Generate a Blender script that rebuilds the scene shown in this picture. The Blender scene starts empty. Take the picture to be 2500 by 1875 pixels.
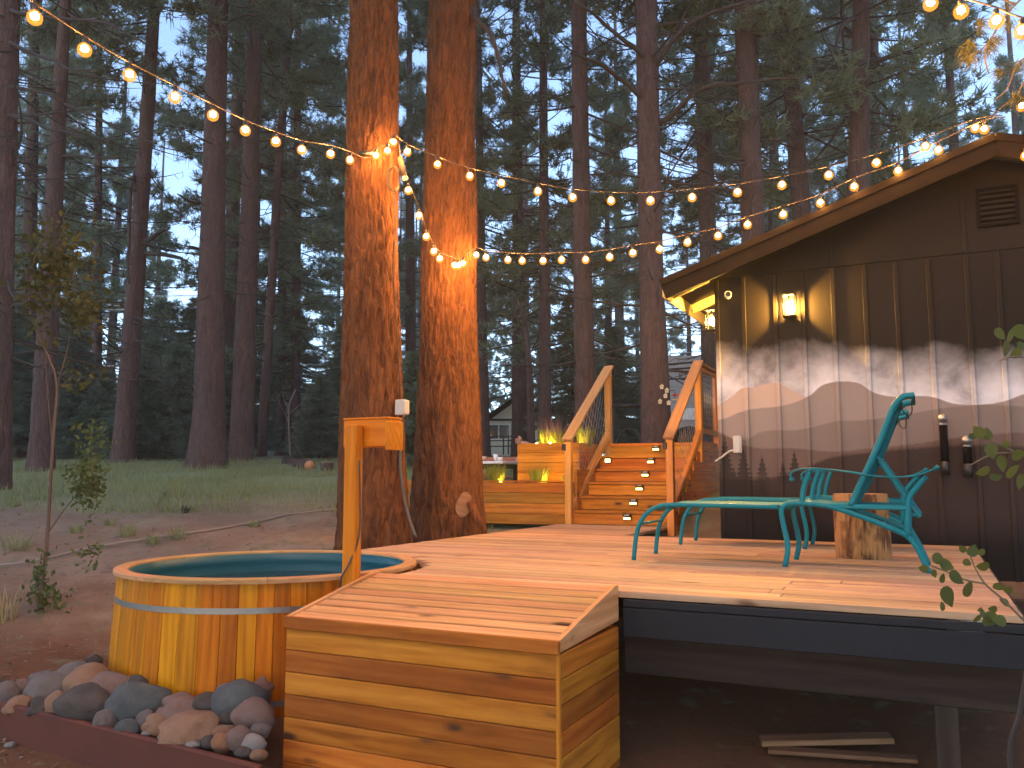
import bpy, math, random
import numpy as np
from mathutils import Vector, Matrix, noise
random.seed(7)
R = math.radians
PI = math.pi
sc = bpy.context.scene
col = sc.collection

# ------------------------------------------------------------------ camera
FPX, HOR, HC = 2050.0, 1165.0, 0.6          # focal length / horizon row of a 2500 x 1875 frame, eye height above the deck
PITCH = math.atan((HOR - 937.5) / FPX)
TH = R(26)                                   # the deck is turned 26 degrees to the view
cam = bpy.data.cameras.new('camera')
cam.sensor_width = 36
cam.lens = 36 * FPX / 2500
cam.clip_end = 2000
cam.clip_start = 0.05
camo = bpy.data.objects.new('camera', cam)
camo.location = (0, 0, HC)
camo.rotation_euler = (PI / 2 + PITCH, 0, 0)
col.objects.link(camo)
sc.camera = camo

# ------------------------------------------------------------------ world, sun, exposure
SUN_EL, SUN_ROT = R(30), R(205)
w = bpy.data.worlds.new('World')
sc.world = w
w.use_nodes = True
nt = w.node_tree
sky = nt.nodes.new('ShaderNodeTexSky')
sky.sky_type = 'NISHITA'
sky.sun_disc = False
sky.sun_elevation = SUN_EL
sky.sun_rotation = SUN_ROT
sky.altitude = 1900
sky.air_density = 1.0
sky.dust_density = 0.9
sky.ozone_density = 1.0
bg = nt.nodes['Background']
bg.inputs['Strength'].default_value = 0.15
nt.links.new(sky.outputs['Color'], bg.inputs['Color'])
sun = bpy.data.lights.new('sun', 'SUN')
sun.energy = 0.12
sun.angle = R(60)
sun.color = (1.0, 0.74, 0.48)
suno = bpy.data.objects.new('sun', sun)
dirv = Vector((math.sin(SUN_ROT) * math.cos(SUN_EL), math.cos(SUN_ROT) * math.cos(SUN_EL), math.sin(SUN_EL)))
suno.rotation_euler = dirv.to_track_quat('Z', 'Y').to_euler()
suno.location = (0, 0, 30)
col.objects.link(suno)
sc.view_settings.view_transform = 'Standard'
sc.view_settings.look = 'None'
sc.view_settings.exposure = 1.7
sc.view_settings.gamma = 1
sc.render.engine = 'CYCLES'
sc.cycles.use_denoising = True
sc.cycles.max_bounces = 5
sc.cycles.adaptive_threshold = 0.04
sc.cycles.transparent_max_bounces = 12
sc.cycles.sample_clamp_indirect = 4.0
BULB, LAMP, STEP = 400.0, 2400.0, 4.5        # emission of string bulbs, wall lanterns, step lights

# ------------------------------------------------------------------ coordinates
cu, su = math.cos(TH), math.sin(TH)
def D(u, v, z=0.0): return Vector((cu * u + su * v, -su * u + cu * v, z))
def UV(x, y): return cu * x - su * y, su * x + cu * y
RD = Matrix.Rotation(-TH, 4, 'Z')
def DM(u, v, z): return Matrix.Translation(D(u, v, z)) @ RD
def at(x, y, Y):
    a = (x - 1250) / FPX; b = -(y - 937.5) / FPX
    d = (a, math.cos(PITCH) - b * math.sin(PITCH), math.sin(PITCH) + b * math.cos(PITCH))
    t = Y / d[1]
    return Vector((t * d[0], Y, HC + t * d[2]))
def frame(o, ex, ey, ez):
    m = Matrix.Identity(4)
    for i, e in enumerate((ex, ey, ez)):
        for k in range(3): m[k][i] = e[k]
    for k in range(3): m[k][3] = o[k]
    return m
def sstep(a, b, x):
    t = min(1, max(0, (x - a) / (b - a))); return t * t * (3 - 2 * t)
GY = [-40, 3, 4.5, 6, 7.5, 9, 12, 17, 20, 26, 40, 80, 400]
GZ = [-1.3, -1.0, -.93, -.75, -.4, -.05, .36, .8, 1.0, 1.2, 1.6, 2.6, 8]
LV = [-40, 3.0, 4.5, 6.5, 8.6, 10, 14]
LZ = [-1.3, -.93, -.85, -.62, -.3, -.12, .3]
def ground_z(x, y):
    u, v = UV(x, y)
    b = float(np.interp(y, GY, GZ)); l = float(np.interp(v, LV, LZ))
    ul = float(np.interp(v, [6.5, 8.5], [-4.4, -6.3]))
    k = sstep(ul, ul + .7, u) * (1 - sstep(10.3, 11.2, v)) * sstep(2, 4, v)
    z = b * (1 - k) + l * k
    kb = sstep(3.29, 3.35, v) * (1 - sstep(4.0, 4.6, v)) * sstep(-6.6, -5.9, u) * (1 - sstep(-3.3, -3.0, u))
    return z * (1 - kb) + max(z, -.775 + .04 * (-3.2 - u) + .08 * (v - 3.2)) * kb

# ------------------------------------------------------------------ object helpers
WM = {}
def tag(o, label=None, cat=None, group=None, kind=None):
    if label: o['label'] = label
    if cat: o['category'] = cat
    if group: o['group'] = group
    if kind: o['kind'] = kind
    return o
def put(o, W, parent):
    col.objects.link(o)
    WM[o.name] = W
    if parent is not None:
        o.parent = parent
        o.matrix_basis = WM[parent.name].inverted() @ W
    else:
        o.matrix_basis = W
    return o
def empty(name, W, label, cat, group=None):
    o = bpy.data.objects.new(name, None)
    o.empty_display_size = 0.1
    put(o, W, None)
    return tag(o, label, cat, group)
def obj(name, me, W=None, parent=None, mat=None):
    o = bpy.data.objects.new(name, me)
    if mat is not None and not me.materials: me.materials.append(mat)
    return put(o, W if W is not None else Matrix.Identity(4), parent)
def mesh(name, vs, fs, smooth=False):
    me = bpy.data.meshes.new(name)
    me.from_pydata([tuple(v) for v in vs], [], fs)
    if smooth: me.polygons.foreach_set('use_smooth', [True] * len(me.polygons))
    me.update()
    return me
def tri_mesh(name, V):                       # V: (n, 3, 3) loose triangles
    V = np.asarray(V, dtype=np.float32)
    n = len(V)
    me = bpy.data.meshes.new(name)
    me.vertices.add(n * 3); me.loops.add(n * 3); me.polygons.add(n)
    me.vertices.foreach_set('co', V.reshape(-1))
    me.loops.foreach_set('vertex_index', np.arange(n * 3, dtype=np.int32))
    me.polygons.foreach_set('loop_start', np.arange(0, n * 3, 3, dtype=np.int32))
    me.update(calc_edges=True)
    return me
def cbox(sx, sy, sz, b=0.004):               # chamfered box
    hx, hy, hz = sx / 2, sy / 2, sz / 2
    b = min(b, hx * .5, hy * .5, hz * .5)
    vs, idx = [], {}
    for X in (-1, 1):
        for Y in (-1, 1):
            for Z in (-1, 1):
                for a in range(3):
                    p = [X * hx, Y * hy, Z * hz]
                    for k in range(3):
                        if k != a: p[k] -= (X, Y, Z)[k] * b
                    idx[(X, Y, Z, a)] = len(vs); vs.append(p)
    fs = []
    for a in range(3):
        o1, o2 = [k for k in range(3) if k != a]
        for s in (-1, 1):
            f = []
            for (p, q) in ((-1, -1), (1, -1), (1, 1), (-1, 1)):
                c = [0, 0, 0]; c[a] = s; c[o1] = p; c[o2] = q
                f.append(idx[(*c, a)])
            fs.append(f)
    for a in range(3):                        # edges parallel to axis a
        o1, o2 = [k for k in range(3) if k != a]
        for p in (-1, 1):
            for q in (-1, 1):
                f = []
                for s, k in ((-1, o1), (-1, o2), (1, o2), (1, o1)):
                    c = [0, 0, 0]; c[a] = s; c[o1] = p; c[o2] = q
                    f.append(idx[(*c, k)])
                fs.append(f)
    for X in (-1, 1):
        for Y in (-1, 1):
            for Z in (-1, 1):
                fs.append([idx[(X, Y, Z, a)] for a in range(3)])
    me = mesh('box', vs, fs)
    import bmesh
    bm = bmesh.new(); bm.from_mesh(me); bmesh.ops.recalc_face_normals(bm, faces=bm.faces); bm.to_mesh(me); bm.free()
    return me
AX = {'u': Matrix.Identity(4), 'v': Matrix.Rotation(PI / 2, 4, 'Z'), 'z': Matrix.Rotation(-PI / 2, 4, 'Y')}
def plank(name, parent, c, L, W, T, mat, axis='u', F=DM, b=0.004, extra=None):
    """a board: L along its axis (local X), W its local Y, T its local Z"""
    M = F(*c) @ AX[axis]
    if extra is not None: M = M @ extra
    return obj(name, cbox(L, W, T, b), M, parent, mat)
def bar(name, parent, p0, p1, W, T, mat, up=Vector((0, 0, 1)), b=0.004):
    p0, p1 = Vector(p0), Vector(p1)
    ex = (p1 - p0).normalized(); ey = up.cross(ex).normalized(); ez = ex.cross(ey)
    return obj(name, cbox((p1 - p0).length, W, T, b), frame((p0 + p1) / 2, ex, ey, ez), parent, mat)
def tube_data(pts, rad, seg=8, cap=True):
    pts = [Vector(p) for p in pts]
    n = len(pts)
    if not hasattr(rad, '__len__'): rad = [rad] * n
    vs, fs = [], []
    prev = None
    for i, p in enumerate(pts):
        t = (pts[min(i + 1, n - 1)] - pts[max(i - 1, 0)]).normalized()
        if prev is None:
            a = Vector((0, 0, 1)) if abs(t.z) < .9 else Vector((1, 0, 0))
            nx = a.cross(t).normalized()
        else:
            nx = (prev - t * prev.dot(t)).normalized()
        prev = nx
        ny = t.cross(nx)
        for k in range(seg):
            an = 2 * PI * k / seg
            vs.append(p + (nx * math.cos(an) + ny * math.sin(an)) * rad[i])
    for i in range(n - 1):
        for k in range(seg):
            a, b2 = i * seg + k, i * seg + (k + 1) % seg
            fs.append((a, b2, b2 + seg, a + seg))
    if cap:
        fs.append(tuple(range(seg))[::-1]); fs.append(tuple((n - 1) * seg + k for k in range(seg)))
    return vs, fs
def tube(name, parent, pts, rad, mat, seg=8, W=None, smooth=True):
    vs, fs = tube_data(pts, rad, seg)
    return obj(name, mesh(name, vs, fs, smooth), W if W is not None else Matrix.Identity(4), parent, mat)
def tubes(name, parent, lines, rad, mat, seg=5, W=None):
    VS, FS = [], []
    for l in lines:
        vs, fs = tube_data(l, rad, seg)
        o = len(VS); VS += vs; FS += [tuple(i + o for i in f) for f in fs]
    return obj(name, mesh(name, VS, FS, True), W if W is not None else Matrix.Identity(4), parent, mat)
def limbs(parent, lines, rad, mat, seg=5):
    for l in lines: tube('branch', parent, l, [rad * (1.15 - .6 * i / len(l)) for i in range(len(l))], mat, seg)
def smooth_path(pts, n=6):                   # Catmull-Rom
    P = [Vector(p) for p in pts]
    P = [P[0] * 2 - P[1]] + P + [P[-1] * 2 - P[-2]]
    out = []
    for i in range(1, len(P) - 2):
        for k in range(n):
            t = k / n
            a, b, c, d = P[i - 1], P[i], P[i + 1], P[i + 2]
            out.append(0.5 * ((2 * b) + (c - a) * t + (2 * a - 5 * b + 4 * c - d) * t * t + (3 * b - a - 3 * c + d) * t ** 3))
    out.append(P[-2])
    return out
def ico(sub=1, r=1.0):
    import bmesh
    bm = bmesh.new(); bmesh.ops.create_icosphere(bm, subdivisions=sub, radius=r)
    me = bpy.data.meshes.new('sphere'); bm.to_mesh(me); bm.free()
    me.polygons.foreach_set('use_smooth', [True] * len(me.polygons))
    return me
def lathe(name, prof, seg=24, smooth=True):
    vs, fs = [], []
    for r, z in prof:
        for k in range(seg):
            a = 2 * PI * k / seg; vs.append((r * math.cos(a), r * math.sin(a), z))
    for i in range(len(prof) - 1):
        for k in range(seg):
            a, b = i * seg + k, i * seg + (k + 1) % seg
            fs.append((a, b, b + seg, a + seg))
    return mesh(name, vs, fs, smooth)

# ------------------------------------------------------------------ materials
class N:
    def __init__(s, name):
        s.m = bpy.data.materials.new(name); s.m.use_nodes = True
        s.t = s.m.node_tree; s.b = s.t.nodes['Principled BSDF']
        s.out = s.t.nodes['Material Output']
    def n(s, typ, **kw):
        nd = s.t.nodes.new('ShaderNode' + typ)
        for k, v in kw.items():
            if hasattr(nd, k) and k not in nd.inputs: setattr(nd, k, v)
            else: nd.inputs[k].default_value = v
        return nd
    def l(s, a, b): s.t.links.new(a, b)
    def math(s, op, a, b=None, c=None, clamp=False):
        nd = s.t.nodes.new('ShaderNodeMath'); nd.operation = op; nd.use_clamp = clamp
        for i, x in enumerate((a, b, c)):
            if x is None: continue
            if hasattr(x, 'links'): s.l(x, nd.inputs[i])
            else: nd.inputs[i].default_value = x
        return nd.outputs[0]
    def mix(s, f, a, b, typ='MIX'):
        nd = s.t.nodes.new('ShaderNodeMix'); nd.data_type = 'RGBA'; nd.blend_type = typ
        for sock, x in ((nd.inputs[0], f), (nd.inputs[6], a), (nd.inputs[7], b)):
            if hasattr(x, 'links'): s.l(x, sock)
            else: sock.default_value = (*x, 1) if isinstance(x, tuple) and len(x) == 3 else x
        return nd.outputs[2]
    def ramp(s, f, stops):
        nd = s.t.nodes.new('ShaderNodeValToRGB')
        e = nd.color_ramp.elements
        while len(e) < len(stops): e.new(.5)
        for el, (p, c) in zip(e, stops):
            el.position = p; el.color = (*c, 1) if len(c) == 3 else c
        s.l(f, nd.inputs[0])
        return nd.outputs[0]
    def bump(s, h, strength=.3, dist=.01):
        nd = s.n('Bump', Strength=strength, Distance=dist)
        s.l(h, nd.inputs['Height']); s.l(nd.outputs[0], s.b.inputs['Normal'])
    def coord(s, scale=(1, 1, 1), kind='Object', rnd=True):
        tc = s.n('TexCoord'); mp = s.n('Mapping'); mp.inputs['Scale'].default_value = scale
        src = tc.outputs[kind]
        if rnd:
            oi = s.n('ObjectInfo'); sc_ = s.n('VectorMath', operation='SCALE')
            cb = s.n('CombineXYZ'); r = oi.outputs['Random']
            s.l(s.math('MULTIPLY', r, 37.0), cb.inputs[0]); s.l(s.math('MULTIPLY', r, 91.0), cb.inputs[1]); s.l(s.math('MULTIPLY', r, 53.0), cb.inputs[2])
            ad = s.n('VectorMath', operation='ADD'); s.l(src, ad.inputs[0]); s.l(cb.outputs[0], ad.inputs[1]); src = ad.outputs[0]
        s.l(src, mp.inputs[0])
        return mp.outputs[0]
    def noise(s, vec, scale=5, detail=4, rough=.55, dist=0.0):
        nd = s.n('TexNoise', Scale=scale, Detail=detail, Roughness=rough, Distortion=dist)
        if vec is not None: s.l(vec, nd.inputs['Vector'])
        return nd.outputs[0]
    def color(s, c):
        if hasattr(c, 'links'): s.l(c, s.b.inputs['Base Color'])
        else: s.b.inputs['Base Color'].default_value = (*c, 1)
    def rough(s, r, spec=.5):
        if hasattr(r, 'links'): s.l(r, s.b.inputs['Roughness'])
        else: s.b.inputs['Roughness'].default_value = r
        s.b.inputs['Specular IOR Level'].default_value = spec

def wood(name, light, mid, dark, knot=(.07, .03, .015), var=.35, knots=True, rough=.6, kthr=.62, ring=10.0, wear=0.0, wearc=None):
    s = N(name)
    v = s.coord((.7, 9.0, 9.0))
    g = s.noise(v, 1.7, 6, .6, .8)
    v2 = s.coord((2.0, 60.0, 60.0))
    fine = s.noise(v2, 2.0, 3, .6)
    v3 = s.coord((.55, ring * .5, ring * .5))
    wv = s.n('TexWave', wave_type='RINGS', rings_direction='X', Scale=1.6, Distortion=7.0, Detail=3.0)
    wv.inputs['Detail Scale'].default_value = 1.2
    s.l(v3, wv.inputs['Vector'])
    mixf = s.math('ADD', s.math('MULTIPLY', g, .86), s.math('MULTIPLY', wv.outputs[1], .14))
    c = s.ramp(mixf, [(.28, dark), (.5, mid), (.72, light)])
    c = s.mix(s.math('MULTIPLY', fine, .35), c, dark, 'MIX')
    oi = s.n('ObjectInfo')
    hv = s.n('HueSaturation'); s.l(c, hv.inputs['Color'])
    s.l(s.math('ADD', s.math('MULTIPLY', oi.outputs['Random'], var * 2), 1 - var), hv.inputs['Value'])
    r2 = s.math('FRACT', s.math('MULTIPLY', oi.outputs['Random'], 17.31))
    s.l(s.math('ADD', s.math('MULTIPLY', r2, .024), .488), hv.inputs['Hue'])
    hv.inputs['Saturation'].default_value = 1.0
    c = hv.outputs[0]
    if knots:
        vk = s.coord((2.3, 6.5, 6.5))
        vo = s.n('TexVoronoi', Scale=1.0); vo.inputs['Randomness'].default_value = 1.0
        wob = s.noise(s.coord((6, 14, 14)), 2.0, 2)
        s.l(vk, vo.inputs['Vector'])
        d = s.math('ADD', vo.outputs['Distance'], s.math('MULTIPLY', s.math('SUBTRACT', wob, .5), .12))
        km = s.ramp(d, [(.06, (1, 1, 1)), (.17, (.12, .12, .12)), (.34, (0, 0, 0))])
        sp = s.n('SeparateColor'); s.l(vo.outputs['Color'], sp.inputs[0])
        keep = s.math('GREATER_THAN', sp.outputs[0], kthr)
        c = s.mix(s.math('MULTIPLY', km, keep), c, knot)
    if wear:
        st = s.noise(s.coord((.8, 1.6, 1.6)), 2.0, 4)
        c = s.mix(s.math('MULTIPLY', s.ramp(st, [(.5, (0, 0, 0)), (.75, (1, 1, 1))]), wear), c, wearc or tuple(x * .55 for x in mid))
    s.color(c); s.rough(rough, .12)
    s.bump(s.math('ADD', fine, s.math('MULTIPLY', g, .6)), .25, .003)
    return s.m
def plain(name, c, rough=.5, metal=0.0, var=.12, scale=6.0, bump=.0, spec=.5):
    s = N(name)
    n = s.noise(s.coord((1, 1, 1)), scale, 5, .6)
    s.color(s.mix(n, tuple(x * (1 - var) for x in c), tuple(min(1, x * (1 + var)) for x in c)))
    r = s.math('ADD', s.math('MULTIPLY', n, .25), rough - .12); s.rough(r, spec)
    s.b.inputs['Metallic'].default_value = metal
    if bump: s.bump(s.noise(s.coord((1, 1, 1)), scale * 8, 4), bump, .004)
    return s.m
def emit(name, c, st):
    s = N(name)
    s.b.inputs['Base Color'].default_value = (*c, 1)
    s.b.inputs['Emission Color'].default_value = (*c, 1)
    s.b.inputs['Emission Strength'].default_value = st
    return s.m
def bark(name, plate, crack, moss, scale=1.0, bs=.8):
    s = N(name)
    base = s.coord((1, 1, 1))
    wob = s.n('TexNoise', Scale=3.0 * scale, Detail=4.0); s.l(base, wob.inputs['Vector'])
    sc_ = s.n('VectorMath', operation='SCALE'); sc_.inputs['Scale'].default_value = .10 / scale
    sb_ = s.n('VectorMath', operation='SUBTRACT'); sb_.inputs[1].default_value = (.5, .5, .5)
    s.l(wob.outputs['Color'], sb_.inputs[0]); s.l(sb_.outputs[0], sc_.inputs[0])
    ad = s.n('VectorMath', operation='ADD'); s.l(base, ad.inputs[0]); s.l(sc_.outputs[0], ad.inputs[1])
    def mapped(v):
        mp = s.n('Mapping'); mp.inputs['Scale'].default_value = v; s.l(ad.outputs[0], mp.inputs[0]); return mp.outputs[0]
    vo = s.n('TexVoronoi', feature='DISTANCE_TO_EDGE', Scale=1.0); s.l(mapped((20 * scale, 20 * scale, 4.2 * scale)), vo.inputs['Vector'])
    vc = s.n('TexVoronoi', Scale=1.0); s.l(mapped((20 * scale, 20 * scale, 4.2 * scale)), vc.inputs['Vector'])
    e = s.ramp(vo.outputs['Distance'], [(.0, (0, 0, 0)), (.22, (1, 1, 1))])
    f = s.noise(mapped((60 * scale, 60 * scale, 11 * scale)), 1.0, 6, .7)
    rid = s.noise(mapped((14 * scale, 14 * scale, 1.6 * scale)), 1.0, 5, .65)
    big = s.noise(s.coord((1.2, 1.2, .5)), 1.5, 3)
    sp = s.n('SeparateColor'); s.l(vc.outputs['Color'], sp.inputs[0])
    c = s.mix(s.math('MULTIPLY', s.math('SUBTRACT', 1, e), .55), plate, crack)
    c = s.mix(s.ramp(rid, [(.35, (.75, .75, .75)), (.6, (0, 0, 0))]), c, crack)
    c = s.mix(s.math('MULTIPLY', sp.outputs[0], .4), c, tuple(min(1, x * 1.6) for x in plate))
    c = s.mix(s.ramp(f, [(.45, (0, 0, 0)), (.8, (.6, .6, .6))]), c, tuple(min(1, x * 2.0) for x in plate))
    c = s.mix(s.ramp(big, [(.45, (0, 0, 0)), (.75, (.6, .6, .6))]), c, moss)
    s.color(c); s.rough(.95, .15)
    h = s.math('ADD', s.math('MULTIPLY', e, .35), s.math('ADD', s.math('MULTIPLY', rid, 1.3), s.math('MULTIPLY', f, .6)))
    s.bump(h, bs, .04)
    return s.m
def leafmat(name, a, b, trans=.25):
    s = N(name)
    g = s.n('NewGeometry')
    oi = s.n('ObjectInfo')
    r = s.math('FRACT', s.math('ADD', g.outputs['Random Per Island'], oi.outputs['Random']))
    s.color(s.mix(r, a, b)); s.rough(.6, .25)
    tr = s.n('BsdfTranslucent'); tr.inputs[0].default_value = (*[min(1, (x + y) * .6) for x, y in zip(a, b)], 1)
    mx = s.n('MixShader'); mx.inputs[0].default_value = trans
    s.l(s.b.outputs[0], mx.inputs[1]); s.l(tr.outputs[0], mx.inputs[2]); s.l(mx.outputs[0], s.out.inputs[0])
    return s.m

M = {}
M['deck'] = wood('deck_wood', (.62, .41, .25), (.5, .31, .18), (.33, .19, .105), knot=(.16, .08, .045), var=.2, rough=.62)
M['box'] = wood('cedar_planks', (0.66, 0.26, 0.036), (0.52, 0.175, 0.019), (0.28, 0.08, 0.008), var=.26, rough=.5, wear=.42, kthr=.42, wearc=(.13, .04, .012))
M['lid'] = wood('cedar_lid', (0.7, 0.4, 0.19), (0.58, 0.3, 0.12), (0.4, 0.18, 0.06), var=.2, rough=.55)
M['stave'] = wood('cedar_staves', (0.66, 0.245, 0.006), (0.52, 0.165, 0.004), (0.3, 0.085, 0.002), var=.3, rough=.42, knots=False)
M['rim'] = wood('cedar_rim', (.6, .36, .17), (.5, .28, .12), (.38, .2, .08), var=.1, knots=False)
M['stair'] = wood('cedar_stairs', (0.62, 0.26, 0.035), (0.48, 0.175, 0.02), (0.28, 0.09, 0.011), var=.3, rough=.55)
M['post'] = wood('fir_post', (0.7, 0.36, 0.11), (0.6, 0.27, 0.07), (0.47, 0.19, 0.045), var=.1, knots=False)
M['spout'] = wood('stained_post', (0.66, 0.245, 0.014), (0.57, 0.19, 0.01), (0.44, 0.13, 0.006), var=.06, knots=False, rough=.4)
M['planter'] = wood('cedar_planter', (0.68, 0.27, 0.02), (0.56, 0.19, 0.013), (0.38, 0.105, 0.008), var=.2, rough=.5)
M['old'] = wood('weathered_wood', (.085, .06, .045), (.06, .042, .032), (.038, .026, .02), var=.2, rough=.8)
M['scrap'] = wood('scrap_wood', (.36, .22, .12), (.28, .16, .08), (.18, .1, .05), var=.3)
s = N('peeled_log_bark')
a_ = s.noise(s.coord((1.6, 8, 8)), 1.6, 6, .65, .6); b_ = s.noise(s.coord((2.5, 30, 30)), 1.5, 5, .6); c_ = s.noise(s.coord((3, 3, 3)), 1.4, 3)
cc = s.mix(b_, (.34, .14, .04), (.58, .3, .11))
cc = s.mix(s.ramp(s.math('ADD', s.math('MULTIPLY', a_, .7), s.math('MULTIPLY', b_, .3)), [(.42, (1, 1, 1)), (.52, (0, 0, 0))]), cc, (.10, .036, .013))
cc = s.mix(s.ramp(c_, [(.55, (0, 0, 0)), (.62, (.7, .7, .7))]), cc, (.17, .065, .022))
s.color(cc); s.rough(.7, .3); s.bump(s.math('ADD', a_, s.math('MULTIPLY', b_, .5)), .5, .02); M['stump'] = s.m

M['log_end'] = wood('cut_log_end', (.55, .3, .15), (.48, .25, .12), (.36, .18, .08), var=0, knots=False)
M['charcoal'] = plain('charcoal_paint', (.026, .026, .029), .7, var=.25, scale=14, bump=.12, spec=.12)
M['edging'] = plain('red_stained_timber', (.105, .026, .013), .8, var=.5, scale=5, bump=.3)
M['metal'] = plain('galvanised_band', (.32, .3, .29), .45, 1.0, var=.2, scale=30)
M['black'] = plain('black_metal', (.012, .012, .013), .45)
M['iron'] = plain('dark_iron', (.03, .028, .027), .5, .5)
M['teal'] = plain('teal_powder_coat', (.0, .16, .2), .4, var=.06, scale=3, spec=.25)
M['sling'] = plain('teal_sling_fabric', (.0, .2, .24), .75, var=.1, scale=60, bump=.2)
M['cord'] = plain('dark_cord', (.02, .02, .02), .7)
M['liner'] = plain('teal_liner', (.0, .075, .095), .4, var=.08)
M['grey'] = plain('grey_plastic', (.45, .43, .4), .5)
M['conduit'] = plain('grey_conduit', (.07, .055, .048), .5)
M['hose'] = plain('faded_hose', (.25, .2, .17), .7)
M['white'] = plain('white_enamel', (.75, .74, .72), .4)
M['cream'] = plain('cream_paint', (.62, .55, .44), .7, var=.06, scale=3)
M['brownpaint'] = plain('brown_trim_paint', (.0062, .0038, .003), .75, var=.12, scale=4, spec=.06)
M['soffit'] = plain('soffit_paint', (.3, .24, .12), .6)
M['roofing'] = plain('asphalt_roofing', (.03, .025, .023), .9, var=.3, scale=60, bump=.4, spec=.1)
M['shed'] = plain('grey_siding', (.3, .29, .29), .8, var=.08)
M['red'] = plain('red_plastic', (.55, .03, .05), .4)
M['birdhouse'] = plain('pale_birdhouse_wood', (.7, .6, .42), .7)
M['terracotta'] = plain('terracotta_paint', (.42, .13, .06), .6)
M['skin'] = plain('skin', (.52, .27, .17), .5, var=.08)
M['shirt'] = plain('dark_shirt', (.06, .06, .08), .85)
M['shorts'] = plain('dark_shorts', (.05, .06, .09), .85)
M['hair'] = plain('brown_hair', (.06, .035, .02), .6)
M['wire'] = plain('power_line_wire', (.42, .44, .44), .4)
M['dwire'] = plain('dark_line_wire', (.04, .05, .05), .6)
M['mesh'] = plain('wire_mesh_steel', (.5, .46, .4), .4, .8)
M['cable'] = plain('brown_cable', (.05, .03, .02), .6)
M['needles'] = leafmat('pine_needles', (.10, .14, .09), (.21, .245, .15), .35)
M['firneedles'] = leafmat('fir_needles', (.095, .135, .10), (.18, .22, .155), .3)
M['nearneedles'] = leafmat('near_pine_needles', (.12, .12, .03), (.2, .17, .05), .3)
M['aspen'] = leafmat('aspen_leaves', (.045, .075, .022), (.12, .14, .04), .35)
M['olive'] = leafmat('olive_leaves', (.04, .05, .014), (.085, .08, .02), .35)
M['plant'] = leafmat('yellow_green_blades', (.25, .3, .03), (.45, .42, .06), .35)
M['purple'] = leafmat('purple_flower_stems', (.2, .09, .09), (.32, .17, .14), .3)
M['grass'] = leafmat('grass_blades', (.16, .19, .07), (.32, .32, .15), .35)
M['drygrass'] = leafmat('dry_grass_blades', (.3, .24, .1), (.45, .36, .17), .3)
M['bark_near'] = bark('red_pine_bark', (.16, .06, .022), (.026, .01, .005), (.115, .05, .026), .8, 1.0)
M['bark'] = bark('grey_pine_bark', (.098, .06, .054), (.034, .021, .019), (.085, .062, .056), 1.0, .8)
M['twig'] = plain('twig_bark', (.045, .034, .03), .95)
M['darkstem'] = plain('dark_sapling_bark', (.11, .07, .05), .85)
M['stem'] = plain('sapling_bark', (.2, .14, .09), .8)

def glassy(name, tint, amount):
    s = N(name)
    tr = s.n('BsdfTransparent'); tr.inputs[0].default_value = (*tint, 1)
    gl = s.n('BsdfGlossy'); gl.inputs['Roughness'].default_value = .05
    fr = s.n('Fresnel'); fr.inputs[0].default_value = 1.45
    mx = s.n('MixShader'); s.l(s.math('MULTIPLY', fr.outputs[0], amount), mx.inputs[0])
    s.l(tr.outputs[0], mx.inputs[1]); s.l(gl.outputs[0], mx.inputs[2]); s.l(mx.outputs[0], s.out.inputs[0])
    return s.m
M['glass'] = glassy('lantern_glass', (.97, .95, .9), 1.0)
s = N('amber_globe_glass')
tr = s.n('BsdfTransparent'); tr.inputs[0].default_value = (1, .86, .6, 1)
em = s.n('Emission'); em.inputs[0].default_value = (1, .36, .05, 1); em.inputs[1].default_value = .75
mx = s.n('MixShader'); mx.inputs[0].default_value = .38
s.l(tr.outputs[0], mx.inputs[1]); s.l(em.outputs[0], mx.inputs[2]); s.l(mx.outputs[0], s.out.inputs[0])
M['globe'] = s.m
s.m.cycles.emission_sampling = 'NONE'
WARM = (1.0, .54, .19)
M['filament'] = emit('glowing_filament', WARM, BULB)
M['lampglow'] = emit('lantern_bulb_glow', (1.0, .55, .1), LAMP)
M['stepglow'] = emit('step_light_glow', (1.0, .55, .13), STEP)
M['spikeglow'] = emit('spike_light_glow', (1.0, .66, .16), 380.0)
s = N('window_pane'); s.color((.03, .045, .05)); s.rough(.08, .6); M['pane'] = s.m
s = N('tub_water'); s.color((.002, .022, .03)); s.rough(.03, .5)
s.bump(s.noise(s.coord((1, 1, 1), rnd=False), 7, 4, .6, 1.0), .9, .05); M['water'] = s.m

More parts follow.
